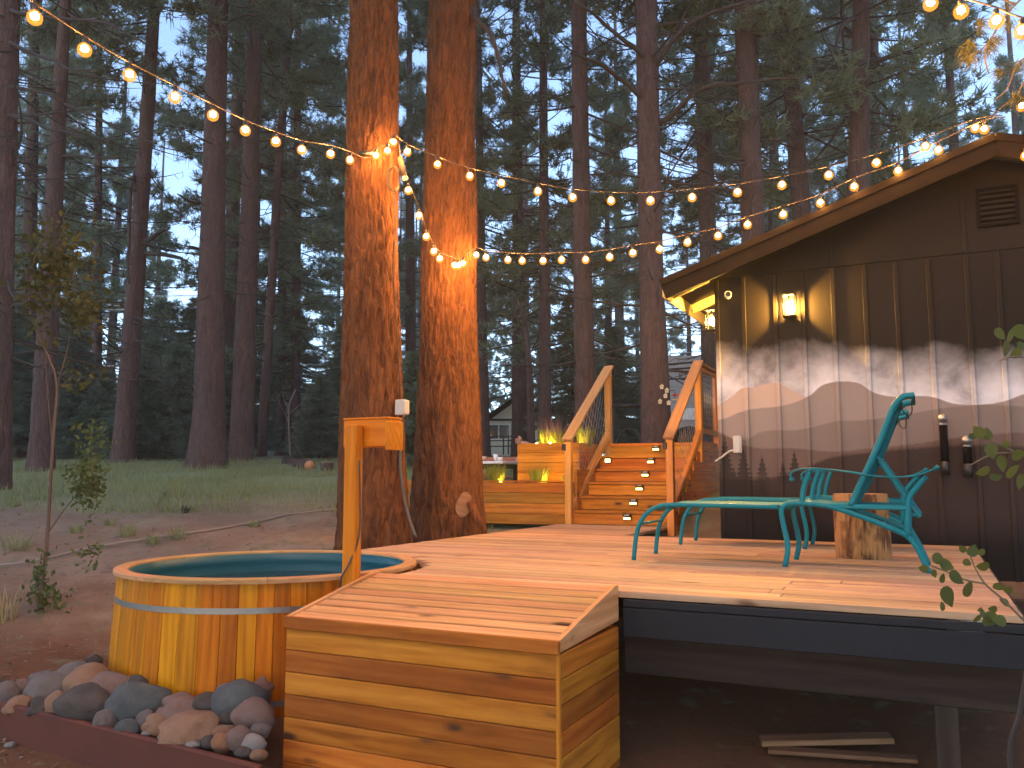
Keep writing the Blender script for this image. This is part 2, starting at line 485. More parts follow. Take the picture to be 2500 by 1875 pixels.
# ------------------------------------------------------------------ mural material on the house wall
def mural(base_top):
    s = N('mural_paint')
    g = s.n('NewGeometry')
    dt = s.n('VectorMath', operation='DOT_PRODUCT'); s.l(g.outputs['Position'], dt.inputs[0]); dt.inputs[1].default_value = (cu, -su, 0)
    u = dt.outputs['Value']
    sx = s.n('SeparateXYZ'); s.l(g.outputs['Position'], sx.inputs[0]); z = sx.outputs[2]
    cb = s.n('CombineXYZ'); s.l(u, cb.inputs[0]); s.l(z, cb.inputs[1])
    P = cb.outputs[0]
    U0, U1 = -1.9, 3.3
    t = s.math('DIVIDE', s.math('SUBTRACT', u, U0), U1 - U0, clamp=True)
    def ridge(pts, rough_amp=.012, rscale=9):
        fc = s.n('FloatCurve'); cv = fc.mapping.curves[0]
        pts = sorted(pts)
        pp = [((a - U0) / (U1 - U0), b / 2.0) for a, b in pts]
        while len(cv.points) < len(pp): cv.points.new(.5, .5)
        for q, (a, b) in zip(cv.points, pp): q.location = (min(1, max(0, a)), b)
        fc.mapping.update(); s.l(t, fc.inputs['Value'])
        h = s.math('MULTIPLY', fc.outputs[0], 2.0)
        nz = s.noise(P, rscale, 5, .65)
        h = s.math('ADD', h, s.math('MULTIPLY', s.math('SUBTRACT', nz, .5), rough_amp))
        return h
    def below(h, soft): return s.math('MULTIPLY', s.math('SUBTRACT', h, z), 1.0 / soft, clamp=True)
    cloud = s.noise(P, 2.2, 6, .6, .3)
    base = s.mix(s.noise(P, 3, 4), tuple(x * .9 for x in base_top), tuple(x * 1.1 for x in base_top))
    skyc = s.ramp(cloud, [(.35, (.26, .245, .265)), (.5, (.55, .53, .56)), (.7, (.72, .70, .74))])
    edge = s.noise(P, 1.6, 5, .6)
    topz = s.math('ADD', 2.0, s.math('MULTIPLY', s.math('SUBTRACT', edge, .5), .55))
    topz = s.math('SUBTRACT', topz, s.math('MULTIPLY', s.math('ADD', u, 1.9), .085))
    c = s.mix(below(topz, .48), base, skyc)
    layers = [
        ([(-1.9, 1.28), (-1.815, 1.36), (-1.7, 1.43), (-1.612, 1.50), (-1.5, 1.505), (-1.29, 1.54), (-1.15, 1.47), (-1.017, 1.39), (-.85, 1.28), (-.5, 1.0), (3.3, 1.0)], (.44, .33, .275), .01, 9, .012),
        ([(-1.9, 1.17), (-1.819, 1.193), (-1.55, 1.28), (-1.215, 1.311), (-.985, 1.387), (-.79, 1.513), (-.557, 1.51), (-.365, 1.393), (-.188, 1.353), (.044, 1.351), (.349, 1.26), (.648, 1.271), (.823, 1.333), (1.2, 1.42), (1.8, 1.25), (2.5, 1.35), (3.3, 1.2)], (.26, .205, .185), .014, 10, .012),
        ([(-1.9, .9), (-1.559, .994), (-1.422, 1.06), (-1.077, 1.068), (-.711, 1.142), (-.496, 1.144), (-.05, 1.203), (.376, 1.251), (.7, 1.24), (1.2, 1.15), (2.2, 1.1), (3.3, 1.05)], (.19, .145, .128), .016, 14, .015),
        ([(-1.9, 1.08), (-1.823, 1.05), (-1.528, .907), (-1.132, .892), (-.738, .853), (-.507, .875), (-.063, .916), (.222, .957), (.498, .983), (.804, 1.0), (1.5, .95), (3.3, .9)], (.125, .083, .07), .035, 30, .02),
        ([(-1.9, .6), (-1.3, .62), (-1.01, .715), (-.818, .796), (-.509, .842), (-.1, .88), (.5, .9), (1.2, .84), (3.3, .8)], (.045, .029, .024), .045, 34, .03),
        ([(-1.9, .66), (-1.6, .62), (-1.2, .5), (-.8, .38), (-.3, .3), (.4, .28), (1.2, .3), (3.3, .32)], (.0135, .0095, .009), .12, 12, .3),
    ]
    for pts, colr, amp, rs, soft in layers:
        shade = s.mix(s.noise(P, 6, 4), tuple(x * .92 for x in colr), tuple(x * 1.08 for x in colr))
        c = s.mix(below(ridge(pts, amp, rs), soft), c, shade)
    # painted firs: (centre, top, height, half width)
    tree = None
    wig = s.noise(P, 38, 3)
    saw = s.math('PINGPONG', z, .022)
    for (xc, zt, hh, hw) in [(-1.80, 1.05, .5, .10), (-1.62, .93, .42, .1), (-1.44, .84, .3, .075), (-1.13, .885, .38, .09), (-1.24, .76, .25, .07), (-1.44, .62, .3, .085), (-1.72, .72, .4, .12), (-1.0, .55, .25, .08), (-.82, .5, .24, .07)]:
        dy = s.math('SUBTRACT', zt, z)
        wd = s.math('MULTIPLY', dy, hw / hh)
        wd = s.math('MULTIPLY', wd, s.math('ADD', .35, s.math('ADD', s.math('MULTIPLY', saw, 26.0), s.math('MULTIPLY', wig, .7))))
        ins = s.math('SUBTRACT', wd, s.math('ABSOLUTE', s.math('SUBTRACT', u, xc)))
        mk = s.math('MULTIPLY', ins, 90.0, clamp=True)
        mk = s.math('MULTIPLY', mk, s.math('MULTIPLY', s.math('SUBTRACT', hh * 1.6, dy), 3.0, clamp=True))
        tree = mk if tree is None else s.math('MAXIMUM', tree, mk)
    c = s.mix(s.math('MULTIPLY', tree, .82), c, (.018, .0135, .0135))
    s.color(c); s.rough(.6, .1)
    s.bump(s.noise(P, 60, 4), .15, .003)
    return s.m
M['wall'] = mural((.0145, .0105, .0085))

# ================================================================== GROUND
def build_ground():
    xs = np.concatenate([np.linspace(-130, -32, 20), np.linspace(-30, -6.2, 60), np.linspace(-6, 6, 120), np.linspace(6.2, 30, 60), np.linspace(32, 130, 20)])
    ys = np.concatenate([np.linspace(-30, 1.5, 14), np.linspace(1.7, 12, 130), np.linspace(12.2, 40, 90), np.linspace(42, 130, 24)])
    vs = []
    for y in ys:
        for x in xs:
            z = ground_z(x, y)
            amp = .018 if y < 14 else .05
            z += amp * noise.noise(Vector((x * .9, y * .9, 0))) * 2 + .012 * noise.noise(Vector((x * 4, y * 4, 3)))
            vs.append((x, y, z))
    nx = len(xs)
    fs = [(j * nx + i, j * nx + i + 1, (j + 1) * nx + i + 1, (j + 1) * nx + i) for j in range(len(ys) - 1) for i in range(nx - 1)]
    s = N('forest_ground')
    tc = s.n('NewGeometry'); P = tc.outputs['Position']
    n1 = s.noise(P, 1.3, 6, .65); n2 = s.noise(P, 14, 6, .7); n3 = s.noise(P, .45, 4)
    dirt = s.mix(n2, (.16, .095, .06), (.32, .215, .145))
    dirt = s.mix(s.ramp(n1, [(.42, (0, 0, 0)), (.7, (1, 1, 1))]), dirt, (.3, .215, .15))
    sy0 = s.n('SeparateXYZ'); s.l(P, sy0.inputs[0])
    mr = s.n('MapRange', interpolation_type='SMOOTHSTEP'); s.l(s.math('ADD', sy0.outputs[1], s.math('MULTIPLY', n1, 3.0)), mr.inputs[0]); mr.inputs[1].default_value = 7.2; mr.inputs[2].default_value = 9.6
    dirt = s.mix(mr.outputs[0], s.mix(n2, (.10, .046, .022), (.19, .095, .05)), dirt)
    gr = s.mix(n2, (.18, .205, .085), (.32, .32, .17))
    sy = s.n('SeparateXYZ'); s.l(P, sy.inputs[0])
    a = s.math('ADD', sy.outputs[1], s.math('MULTIPLY', s.math('SUBTRACT', n1, .5), 5.0))
    m1 = s.n('MapRange', interpolation_type='SMOOTHSTEP'); s.l(a, m1.inputs[0]); m1.inputs[1].default_value = 9.6; m1.inputs[2].default_value = 12.4
    m2 = s.n('MapRange', interpolation_type='SMOOTHSTEP'); s.l(a, m2.inputs[0]); m2.inputs[1].default_value = 17; m2.inputs[2].default_value = 21; m2.inputs[3].default_value = 1; m2.inputs[4].default_value = .35
    gm = s.math('MULTIPLY', m1.outputs[0], m2.outputs[0])
    patch = s.ramp(n3, [(.3, (.45, .45, .45)), (.6, (1, 1, 1))])
    c = s.mix(s.math('MULTIPLY', gm, patch), dirt, gr)
    spots = s.math('MULTIPLY', s.ramp(s.noise(P, 5, 4), [(.58, (0, 0, 0)), (.68, (.75, .75, .75))]), s.math('SUBTRACT', 1, gm))
    c = s.mix(spots, c, (.17, .155, .085))
    s.color(c); s.rough(.95, .1)
    s.bump(s.math('ADD', n2, s.math('MULTIPLY', s.noise(P, 60, 5), .5)), .6, .03)
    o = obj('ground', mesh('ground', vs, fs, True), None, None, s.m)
    o['kind'] = 'structure'
build_ground()

# ================================================================== DECK
TUB_U, TUB_V, TUB_R = -4.0, 4.49, .95        # hot tub centre and top radius (outer face of the staves)
DECK_L, DECK_R, DECK_F, DECK_B = -4.25, .36, 4.33, 8.5
deck = empty('deck', DM(-1.5, 6.4, 0), 'low salmon-toned wooden deck with charcoal fascia between tub, stairs and house', 'deck')
def build_deck():
    pitch, T = .1425, .035
    v = DECK_F
    rnd = random.Random(3)
    while v < 10.16:
        vm = v + pitch / 2
        L = DECK_L
        cut = TUB_R + .06
        best = None
        for vv in (v, v + pitch):
            d = vv - TUB_V
            if abs(d) < cut:
                e = TUB_U + math.sqrt(cut * cut - d * d)
                best = e if best is None else max(best, e)
        if best is not None: L = max(L, best + .004)
        if vm < TUB_V: L = max(L, -2.98)
        Rr = DECK_R if vm < DECK_B else -2.83
        cuts = [L, Rr]
        if Rr - L > 2.2:
            cuts.insert(1, L + (Rr - L) * rnd.choice([.3, .42, .55, .68, .8]) + rnd.uniform(-.1, .1))
        for a, b in zip(cuts, cuts[1:]):
            z = -T / 2 + rnd.uniform(-.0015, .0015)
            plank('deck_board', deck, ((a + b) / 2, vm, z), b - a - .003, pitch - .008, T, M['deck'], 'u', b=.003)
        v += pitch
    # fascia and frame
    for zc, h, dv in ((-.056, .038, .0), (-.152, .146, -.006)):
        plank('fascia_board', deck, ((-1.45 + DECK_R) / 2 + .01, DECK_F - .016 + dv, zc), DECK_R + 1.45 + .02, .028, h, M['charcoal'], 'u')
    plank('fascia_board', deck, (DECK_R + .016, (DECK_F + DECK_B) / 2, -.13), DECK_B - DECK_F, .19, .028, M['charcoal'], 'v', extra=Matrix.Rotation(PI / 2, 4, 'X'))
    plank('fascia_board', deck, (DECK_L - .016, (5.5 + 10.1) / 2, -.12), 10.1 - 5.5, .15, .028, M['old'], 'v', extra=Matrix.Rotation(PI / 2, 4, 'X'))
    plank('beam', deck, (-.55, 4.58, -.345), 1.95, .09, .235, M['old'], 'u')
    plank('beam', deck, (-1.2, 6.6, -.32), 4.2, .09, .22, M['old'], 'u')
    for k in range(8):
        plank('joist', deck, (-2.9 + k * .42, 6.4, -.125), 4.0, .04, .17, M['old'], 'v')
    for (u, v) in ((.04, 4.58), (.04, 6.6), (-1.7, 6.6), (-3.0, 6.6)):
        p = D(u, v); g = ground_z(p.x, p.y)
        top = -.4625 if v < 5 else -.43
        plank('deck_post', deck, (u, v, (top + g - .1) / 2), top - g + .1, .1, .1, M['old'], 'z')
build_deck()
# lower floor in the alley between stairs and house
alley = empty('alley_floor', DM(-2.3, 9.3, -.14), 'grey boarded floor a step below the deck beside the stair foot', 'floor')
for k in range(8):
    plank('floor_board', alley, (-2.33, 8.62 + k * .145, -.14), .95, .14, .03, M['old'], 'u')

# ================================================================== HOT TUB
tub = empty('hot_tub', DM(TUB_U, TUB_V, -.85), 'round cedar stave hot tub with teal liner and two metal bands', 'hot tub')
def build_tub():
    n = 56
    zt, zb, fl = .0, -.9, .04
    rm = TUB_R + fl / 2
    rnd = random.Random(5)
    c0 = D(TUB_U, TUB_V)
    cuts = [0.0]
    for i in range(n): cuts.append(cuts[-1] + rnd.uniform(.8, 1.2))
    tot = cuts[-1]
    for i in range(n):
        a0, a1 = 2 * PI * cuts[i] / tot, 2 * PI * cuts[i + 1] / tot
        a = (a0 + a1) / 2
        wdt = 2 * (rm - .012) * math.tan((a1 - a0) / 2) - .0015
        o = Vector((math.cos(a), math.sin(a), 0)); tg = Vector((-math.sin(a), math.cos(a), 0))
        top = c0 + o * (TUB_R - .02) + Vector((0, 0, zt)); bot = c0 + o * (TUB_R + fl - .02) + Vector((0, 0, zb))
        ex = (top - bot).normalized(); ez = (o - ex * o.dot(ex)).normalized()
        obj('stave', cbox((top - bot).length, wdt, .038, .003), frame((top + bot) / 2 + ez * rnd.uniform(-.0015, .0015), ex, tg, ez), tub, M['stave'])
    # rim in eight curved pieces
    ri, ro, z0, z1 = TUB_R - .062, TUB_R + .024, .0, .028
    for k in range(8):
        vs, fs = [], []
        m = 10
        A = 2 * PI * (k + .32) / 8; B = A + 2 * PI / 8 - .004
        mid = (A + B) / 2
        for j in range(m + 1):
            a = A + (B - A) * j / m
            for r, z in ((ri, z0), (ri, z1 - .006), (ri + .006, z1), (ro - .006, z1), (ro, z1 - .006), (ro, z0)):
                vs.append(Vector((r * math.cos(a), r * math.sin(a), z)))
        for j in range(m):
            for q in range(6):
                a, b = j * 6 + q, j * 6 + (q + 1) % 6
                fs.append((a, b, b + 6, a + 6))
        fs.append((5, 4, 3, 2, 1, 0)); fs.append(tuple(m * 6 + q for q in range(6)))
        ctr = Vector((TUB_R * math.cos(mid), TUB_R * math.sin(mid), 0))
        Rm = Matrix.Rotation(mid + PI / 2, 4, 'Z')
        inv = (Matrix.Translation(ctr) @ Rm).inverted()
        obj('rim_segment', mesh('rim', [inv @ v for v in vs], fs), Matrix.Translation(c0 + ctr) @ Rm, tub, M['rim'])
    for z in (-.15, -.66):
        r = TUB_R + fl * (-z / .9) + .0045
        h = obj('metal_band', lathe('band', [(r - .006, -.0165), (r - .001, -.0165), (r - .001, .0165), (r - .006, .0165)], 96, False), Matrix.Translation(c0 + Vector((0, 0, z))), tub, M['metal'])
    obj('liner', lathe('liner', [(ri + .015, .012), (ri - .004, .012), (ri - .006, -.03), (ri - .012, -.045), (ri - .006, -.06), (ri - .012, -.09), (ri - .012, -.45), (0.01, -.46)], 64), Matrix.Translation(c0), tub, M['liner'])
    vs, fs = [(0, 0, 0)], []
    for i in range(1, 13):
        for k in range(64):
            a = 2 * PI * k / 64; r = (ri - .0125) * i / 12
            vs.append((r * math.cos(a), r * math.sin(a), 0))
    for k in range(64): fs.append((0, 1 + k, 1 + (k + 1) % 64))
    for i in range(11):
        for k in range(64):
            a, b = 1 + i * 64 + k, 1 + i * 64 + (k + 1) % 64
            fs.append((a, a + 64, b + 64, b))
    obj('water', mesh('water', vs, fs, True), Matrix.Translation(c0 + Vector((0, 0, -.125))), tub, M['water'])
build_tub()

# ================================================================== STORAGE BOX WITH SLOPED LID
BX0, BX1, BV0, BV1 = -3.0, -1.47, 3.49, 4.285
box = empty('storage_box', DM((BX0 + BX1) / 2, (BV0 + BV1) / 2, -.93), 'cedar plank storage box with sloped slatted lid against the deck', 'box')
def build_box():
    rows, ph = 7, .1105
    ztop = -.172
    for k in range(rows):
        zc = ztop - ph * (k + .5)
        plank('plank', box, ((BX0 + BX1) / 2 - .008, BV0 + .011, zc), BX1 - BX0 - .016, .022, ph - .003, M['box'], 'u')
        plank('plank', box, (BX1 - .011, (BV0 + BV1) / 2 + .012, zc), BV1 - BV0 - .03, .022, ph - .003, M['box'], 'v')
        plank('plank', box, (BX0 + .011, (BV0 + BV1) / 2 + .012, zc), BV1 - BV0 - .03, .022, ph - .003, M['box'], 'v')
        plank('plank', box, ((BX0 + BX1) / 2, BV1 - .0, zc), BX1 - BX0 - .05, .018, ph - .003, M['box'], 'u')
    plank('corner_post', box, (BX1 - .013, BV0 + .012, ztop - rows * ph / 2), rows * ph, .022, .022, M['box'], 'z')
    lid = bpy.data.objects.new('lid', None); put(lid, DM((BX0 + BX1) / 2, BV0, ztop), box)
    zf, zb_ = -.115, .032
    V0, V1 = BV0 - .02, BV1 - .005
    # wedge shaped end boards
    for uu in (BX0 + .0, BX1 - .024):
        vs = []
        for du in (0, .026):
            for (v, z) in ((V0 + .022, ztop + .008), (V1, ztop + .03), (V1, zb_ + .006), (V1 - .05, zb_ + .006), (V0 + .022, zf + .004)):
                vs.append((v, -du, z))
        fs = [(0, 1, 2, 3, 4), (9, 8, 7, 6, 5)] + [(i, i + 5, (i + 1) % 5 + 5, (i + 1) % 5) for i in range(5)]
        inv = Matrix.Translation(Vector((-(V0 + V1) / 2, 0, 0)))
        obj('end_board', mesh('end', [inv @ Vector(v) for v in vs], fs), DM(uu, 0, 0) @ Matrix.Translation((0, (V0 + V1) / 2, 0)) @ AX['v'], lid, M['lid'])
    plank('front_board', lid, ((BX0 + BX1) / 2, V0 + .01, (ztop + .004 + zf) / 2), BX1 - BX0 + .004, .022, zf - ztop + .004, M['box'], 'u')
    n = 8
    for k in range(n):
        t0, t1 = k / n, (k + 1) / n
        a = Vector((0, V0 + .022 + (V1 - V0 - .022) * t0, zf + (zb_ - zf) * t0)); b = Vector((0, V0 + .022 + (V1 - V0 - .022) * t1, zf + (zb_ - zf) * t1))
        c = (a + b) / 2; ln = (b - a).length
        ang = math.atan2(b.z - a.z, b.y - a.y)
        plank('lid_slat', lid, ((BX0 + BX1) / 2 + .001, c.y, c.z - .011), BX1 - BX0 - .056, ln - .018, .02, M['lid'], 'u', extra=Matrix.Rotation(ang, 4, 'X'), b=.003)
    plank('back_cleat', lid, ((BX0 + BX1) / 2, V1 - .02, -.07), BX1 - BX0 - .06, .03, .16, M['box'], 'u')
build_box()

# ================================================================== SPOUT POST AT THE TUB
sp = empty('wooden_spout', DM(-3.05, 4.1, -.9), 'orange stained wooden post with a box-shaped head beside the hot tub', 'post')
plank('post', sp, (-3.05, 4.1, .0), 1.82, .075, .085, M['spout'], 'z', b=.006)
plank('head_box', sp, (-3.0, 4.215, .862), .33, .14, .165, M['spout'], 'u', b=.006)
plank('head_cap', sp, (-2.83, 4.2, .845), .018, .17, .17, M['spout'], 'u', b=.004)
plank('head_top', sp, (-3.0, 4.215, .951), .334, .144, .012, M['spout'], 'u', b=.004)
tube('cable', sp, smooth_path([D(-3.0, 4.09, .7), D(-2.995, 4.1, .45), D(-3.0, 4.1, .25), D(-3.03, 4.05, .1), D(-3.08, 4.04, 0), D(-3.1, 4.05, -.2)]), .006, M['conduit'], 6)

# ================================================================== STAIRS, PLANTERS
SF = 10.2                                     # v of the stair foot
SU0, SU1 = -4.13, -2.79
st = empty('staircase', DM(-3.46, SF, 0), 'cedar staircase of six steps with sloped handrails and wire infill', 'stairs')
RISE, RUN = .18, .265
def build_stairs():
    for k in range(6):
        v = SF + k * RUN
        plank('riser', st, ((SU0 + SU1) / 2, v + .012, RISE * k + (RISE - .04) / 2), SU1 - SU0, .024, RISE - .043, M['stair'], 'u')
        if k < 5:
            plank('tread', st, ((SU0 + SU1) / 2, v + RUN / 2 - .01, RISE * (k + 1) - .02), SU1 - SU0 + .02, RUN + .02, .037, M['stair'], 'u')
        else:
            for j in range(10):
                plank('landing_board', st, (-3.45, v + .06 + j * .145, RISE * 6 - .02), 1.42, .14, .037, M['stair'], 'u')
    # posts and rails
    for uu, zb in ((SU0 - .0, .0), (SU1 + .0, -.12)):
        plank('newel_post', st, (uu, SF - .05, (1.1 + zb) / 2), 1.1 - zb, .088, .088, M['post'], 'z')
        c = plank('post_bracket', st, (uu - .05, SF - .075, .985), .05, .075, .085, M['black'], 'u')
        ut = uu + (.05 if uu < -3.5 else .03)
        plank('top_post', st, (ut, SF + 1.36, (2.17 + .8) / 2), 2.17 - .8, .088, .088, M['post'], 'z')
        bar('handrail', st, D(uu, SF - .12, 1.075), D(ut, SF + 1.42, 2.215), .14, .036, M['rim'])
        bar('rail_trim', st, D(uu, SF - .0, 1.1), D(ut, SF + 1.33, 2.09), .035, .05, M['post'])
        bar('lower_rail', st, D(uu, SF + .0, .24), D(ut, SF + 1.33, 1.24), .075, .036, M['post'])
        bar('lower_rail', st, D(uu + .028, SF + .0, .2), D(ut + .028, SF + 1.33, 1.2), .03, .07, M['post'])
        lines = []
        for i in range(11):
            t = i / 10
            v0 = SF + .03 + 1.28 * t
            zl = .26 + (v0 - SF) * .752; zh = 1.1 + (v0 - SF) * .744
            for sg in (-1, 1):
                L = []
                for j in range(5):
                    q = j / 4
                    vv = v0 + sg * q * .55
                    if vv < SF + .0 or vv > SF + 1.33: break
                    L.append(D(uu + (ut - uu) * t, vv, (.26 + (vv - SF) * .752) * (1 - q) + (1.1 + (vv - SF) * .744) * q))
                if len(L) > 1: lines.append(L)
        tubes('wire_mesh', st, lines, .0022, M['mesh'], 4)
    # plank wall on the side of the stairs
    for k in range(9):
        zc = -.13 + .1355 * (k + .5)
        v0 = SF + .06 + max(0, zc - .13) * 1.45
        plank('side_plank', st, (SU1 + .03, (v0 + 12.95) / 2, zc), 12.95 - v0, .022, .132, M['planter'], 'v')  # brighter planter cedar here stands in for warm lantern light on the wall
    plank('stringer', st, (SU0 + .03, SF + .9, .35), 1.6, .04, .7, M['stair'], 'v', extra=Matrix.Identity(4))
    for z in (.85, .47, .1, -.05):
        plank('wall_clip', st, (SU1 + .035, 12.97, z), .05, .05, .11, M['white'], 'v')
build_stairs()
gr = empty('guard_rail', DM(SU1, 12.2, 1.08), 'framed wire mesh guard panel at the stair top beside the house', 'railing')
plank('post', gr, (SU1 + .03, 12.66, 1.6), 1.2, .085, .085, M['post'], 'z')
bar('top_rail', gr, D(SU1 + .04, 11.62, 2.175), D(SU1 + .03, 12.72, 2.175), .1, .036, M['post'])
bar('frame_rail', gr, D(SU1 + .04, 11.66, 2.11), D(SU1 + .03, 12.6, 2.11), .04, .05, M['post'])
bar('frame_rail', gr, D(SU1 + .04, 11.66, 1.24), D(SU1 + .03, 12.6, 1.24), .05, .07, M['post'])
bar('toe_board', gr, D(SU1 + .04, 11.66, 1.03), D(SU1 + .03, 12.6, 1.03), .03, .14, M['post'])
plank('frame_stile', gr, (SU1 + .035, 11.69, 1.68), .8, .04, .045, M['post'], 'z')
plank('frame_stile', gr, (SU1 + .03, 12.57, 1.68), .8, .04, .045, M['post'], 'z')
tubes('wire_mesh', gr, [[D(SU1 + .035, 11.73 + .82 * i / 14, 1.27), D(SU1 + .04, 11.73 + .82 * i / 14 + random.uniform(-.02, .02), 1.7), D(SU1 + .035, 11.73 + .82 * i / 14, 2.09)] for i in range(15)]
      + [[D(SU1 + .035, 11.71, 1.27 + .82 * i / 10), D(SU1 + .035, 12.56, 1.27 + .82 * i / 10)] for i in range(1, 10)], .0022, M['mesh'], 4)

def step_light(u, v, z, label):
    e = empty('step_light', DM(u, v, z), label, 'light', 'solar lights on the stair risers')
    plank('housing', e, (u, v - .022, z + .012), .105, .04, .075, M['black'], 'u', b=.006)
    plank('solar_plate', e, (u, v - .045, z + .035), .06, .006, .012, M['grey'], 'u', b=.001)
    plank('lens', e, (u, v - .044, z - .008), .085, .012, .024, M['stepglow'], 'u', b=.003)
for k, lab in enumerate(['lit step light on the lowest stair riser', 'lit step light on the second stair riser from the deck', 'lit step light on the third stair riser from the deck', 'lit step light on the fourth stair riser from the deck', 'lit step light on the fifth stair riser, one below the top', 'lit step light on the topmost stair riser']):
    step_light(-3.36 + .0 * k, SF + k * RUN, RISE * k + .095, lab)
e = empty('step_light', DM(-3.98, SF + 4 * RUN, .87), 'bright step light behind the left handrail at the stair top', 'light', 'solar lights on the stair risers')
plank('housing', e, (-3.98, SF + 4 * RUN - .02, .84), .09, .036, .075, M['black'], 'u')
plank('lens', e, (-3.98, SF + 4 * RUN - .042, .83), .07, .012, .05, M['stepglow'], 'u')

pl = empty('planter', DM(-5.6, 10.4, 0), 'long low cedar planter of four planks left of the stairs', 'planter')
for k in range(4):
    zc = -.02 + .1375 * (k + .5)
    plank('plank', pl, (-5.75, SF + .0, zc), 3.1, .03, .134, M['stair'] if k < 3 else M['planter'], 'u')
plank('cap_board', pl, (-5.75, SF + .03, .545), 3.1, .09, .022, M['planter'], 'u')
o = obj('soil', cbox(3.1, .4, .5, .01), DM(-5.75, SF + .22, .27), pl, plain('planter_soil', (.05, .035, .025), .95, bump=.5, scale=20))
pu = empty('planter', DM(-4.6, 10.9, .5), 'tall upper cedar planter with lit orange planks beside the stair rail', 'planter')
for k in range(4):
    zc = .535 + .133 * (k + .5)
    plank('plank', pu, (-4.62, 10.61, zc), .93, .028, .13, M['planter'], 'u')
    plank('plank', pu, (-5.07, 10.99, zc), .72, .028, .13, M['planter'], 'v')
    plank('plank', pu, (-4.17, 10.99, zc), .72, .028, .13, M['planter'], 'v')
plank('base_board', pu, (-4.62, 10.61, .27), .93, .026, .5, M['planter'], 'u')
o = obj('soil', cbox(.86, .7, .48, .01), DM(-4.62, 10.99, .79), pu, bpy.data.materials['planter_soil'])

def blades(n, h, spread, lean, wdt, seed, up=.6):
    r = np.random.default_rng(seed)
    T = []
    for i in range(n):
        a = r.uniform(0, 2 * PI); rr = spread * math.sqrt(r.uniform(0, 1))
        p = np.array([rr * math.cos(a), rr * math.sin(a), 0])
        a2 = a + r.normal(0, .7)
        hh = h * r.uniform(.55, 1.1); ln = lean * r.uniform(.3, 1.2)
        d = np.array([math.cos(a2), math.sin(a2), 0])
        sd = np.array([-d[1], d[0], 0]) * wdt * .5
        m = p + d * ln * .35 * hh + np.array([0, 0, hh * .6]); t = p + d * ln * hh + np.array([0, 0, hh])
        T += [[p - sd, p + sd, m + sd * .8], [p - sd, m + sd * .8, m - sd * .8], [m - sd * .8, m + sd * .8, t]]
    return np.array(T)
def clump(name, pos, h, spread, n, lean, wdt, seed, mat, label, cat, group=None, flowers=None):
    e = empty(name, Matrix.Translation(pos), label, cat, group)
    obj('blades', tri_mesh('blades', blades(n, h, spread, lean, wdt, seed)), Matrix.Translation(pos), e, mat)
    if flowers: obj('flower_stems', tri_mesh('stems', blades(flowers, h * 1.75, spread * .9, lean * .55, wdt * .8, seed + 1)), Matrix.Translation(pos), e, M['purple'])
GP = 'yellow-green clumps in the planters'
clump('planter_plant', D(-5.3, 10.36, .52), .27, .11, 260, .6, .009, 1, M['plant'], 'bright yellow-green spiky clump left of the tall planter', 'plant', GP)
clump('planter_plant', D(-4.66, 10.4, .52), .22, .11, 230, .6, .009, 2, M['plant'], 'yellow-green clump in front of the tall planter boards', 'plant', GP)
clump('planter_plant', D(-4.27, 10.4, .52), .13, .05, 60, .5, .008, 3, M['plant'], 'small yellow-green clump behind the foot of the stair rail', 'plant', GP)
clump('planter_plant', D(-5.55, 10.36, .52), .12, .12, 60, .7, .007, 4, M['plant'], 'thin low yellow-green tuft at the left end of the low planter', 'plant', GP)
clump('flowering_plant', D(-4.68, 10.95, 1.02), .26, .2, 460, .6, .009, 5, M['plant'], 'wide clump with purple flower stems on top of the tall planter', 'plant', None, 130)
clump('planter_plant', D(-4.22, 10.95, 1.02), .3, .1, 220, .45, .009, 6, M['plant'], 'upright yellow-green clump on the tall planter behind the handrail', 'plant', GP)

for (px, py, v, dz, lab) in [(1222, 1176, 10.27, 0, 'tiny lit spike light under the clump left of the tall planter'), (1337, 1176, 10.3, 0, 'tiny lit spike light under the clump before the tall planter'), (1311, 1083, 10.7, 0, 'tiny lit spike light at the left of the flowering clump'), (1343, 1082, 10.7, 0, 'tiny lit spike light in the middle of the flowering clump'), (1415, 1082, 10.72, 0, 'tiny lit spike light behind the left handrail')]:
    a = (px - 1250) / FPX; t = v / (su * a + cu)          # where the sight line meets the row of lights
    p = at(px, py, t)
    e = empty('spike_light', Matrix.Translation(p), lab, 'light', 'tiny spike lights in the planters')
    tube('spike', e, [p + Vector((0, 0, -.09)), p + Vector((0, 0, -.01))], .005, M['black'], 6)
    obj('lens', ico(1, .011), Matrix.Translation(p), e, M['spikeglow'])
    tube('collar', e, [p + Vector((0, 0, -.016)), p + Vector((0, 0, -.006))], .012, M['black'], 8)

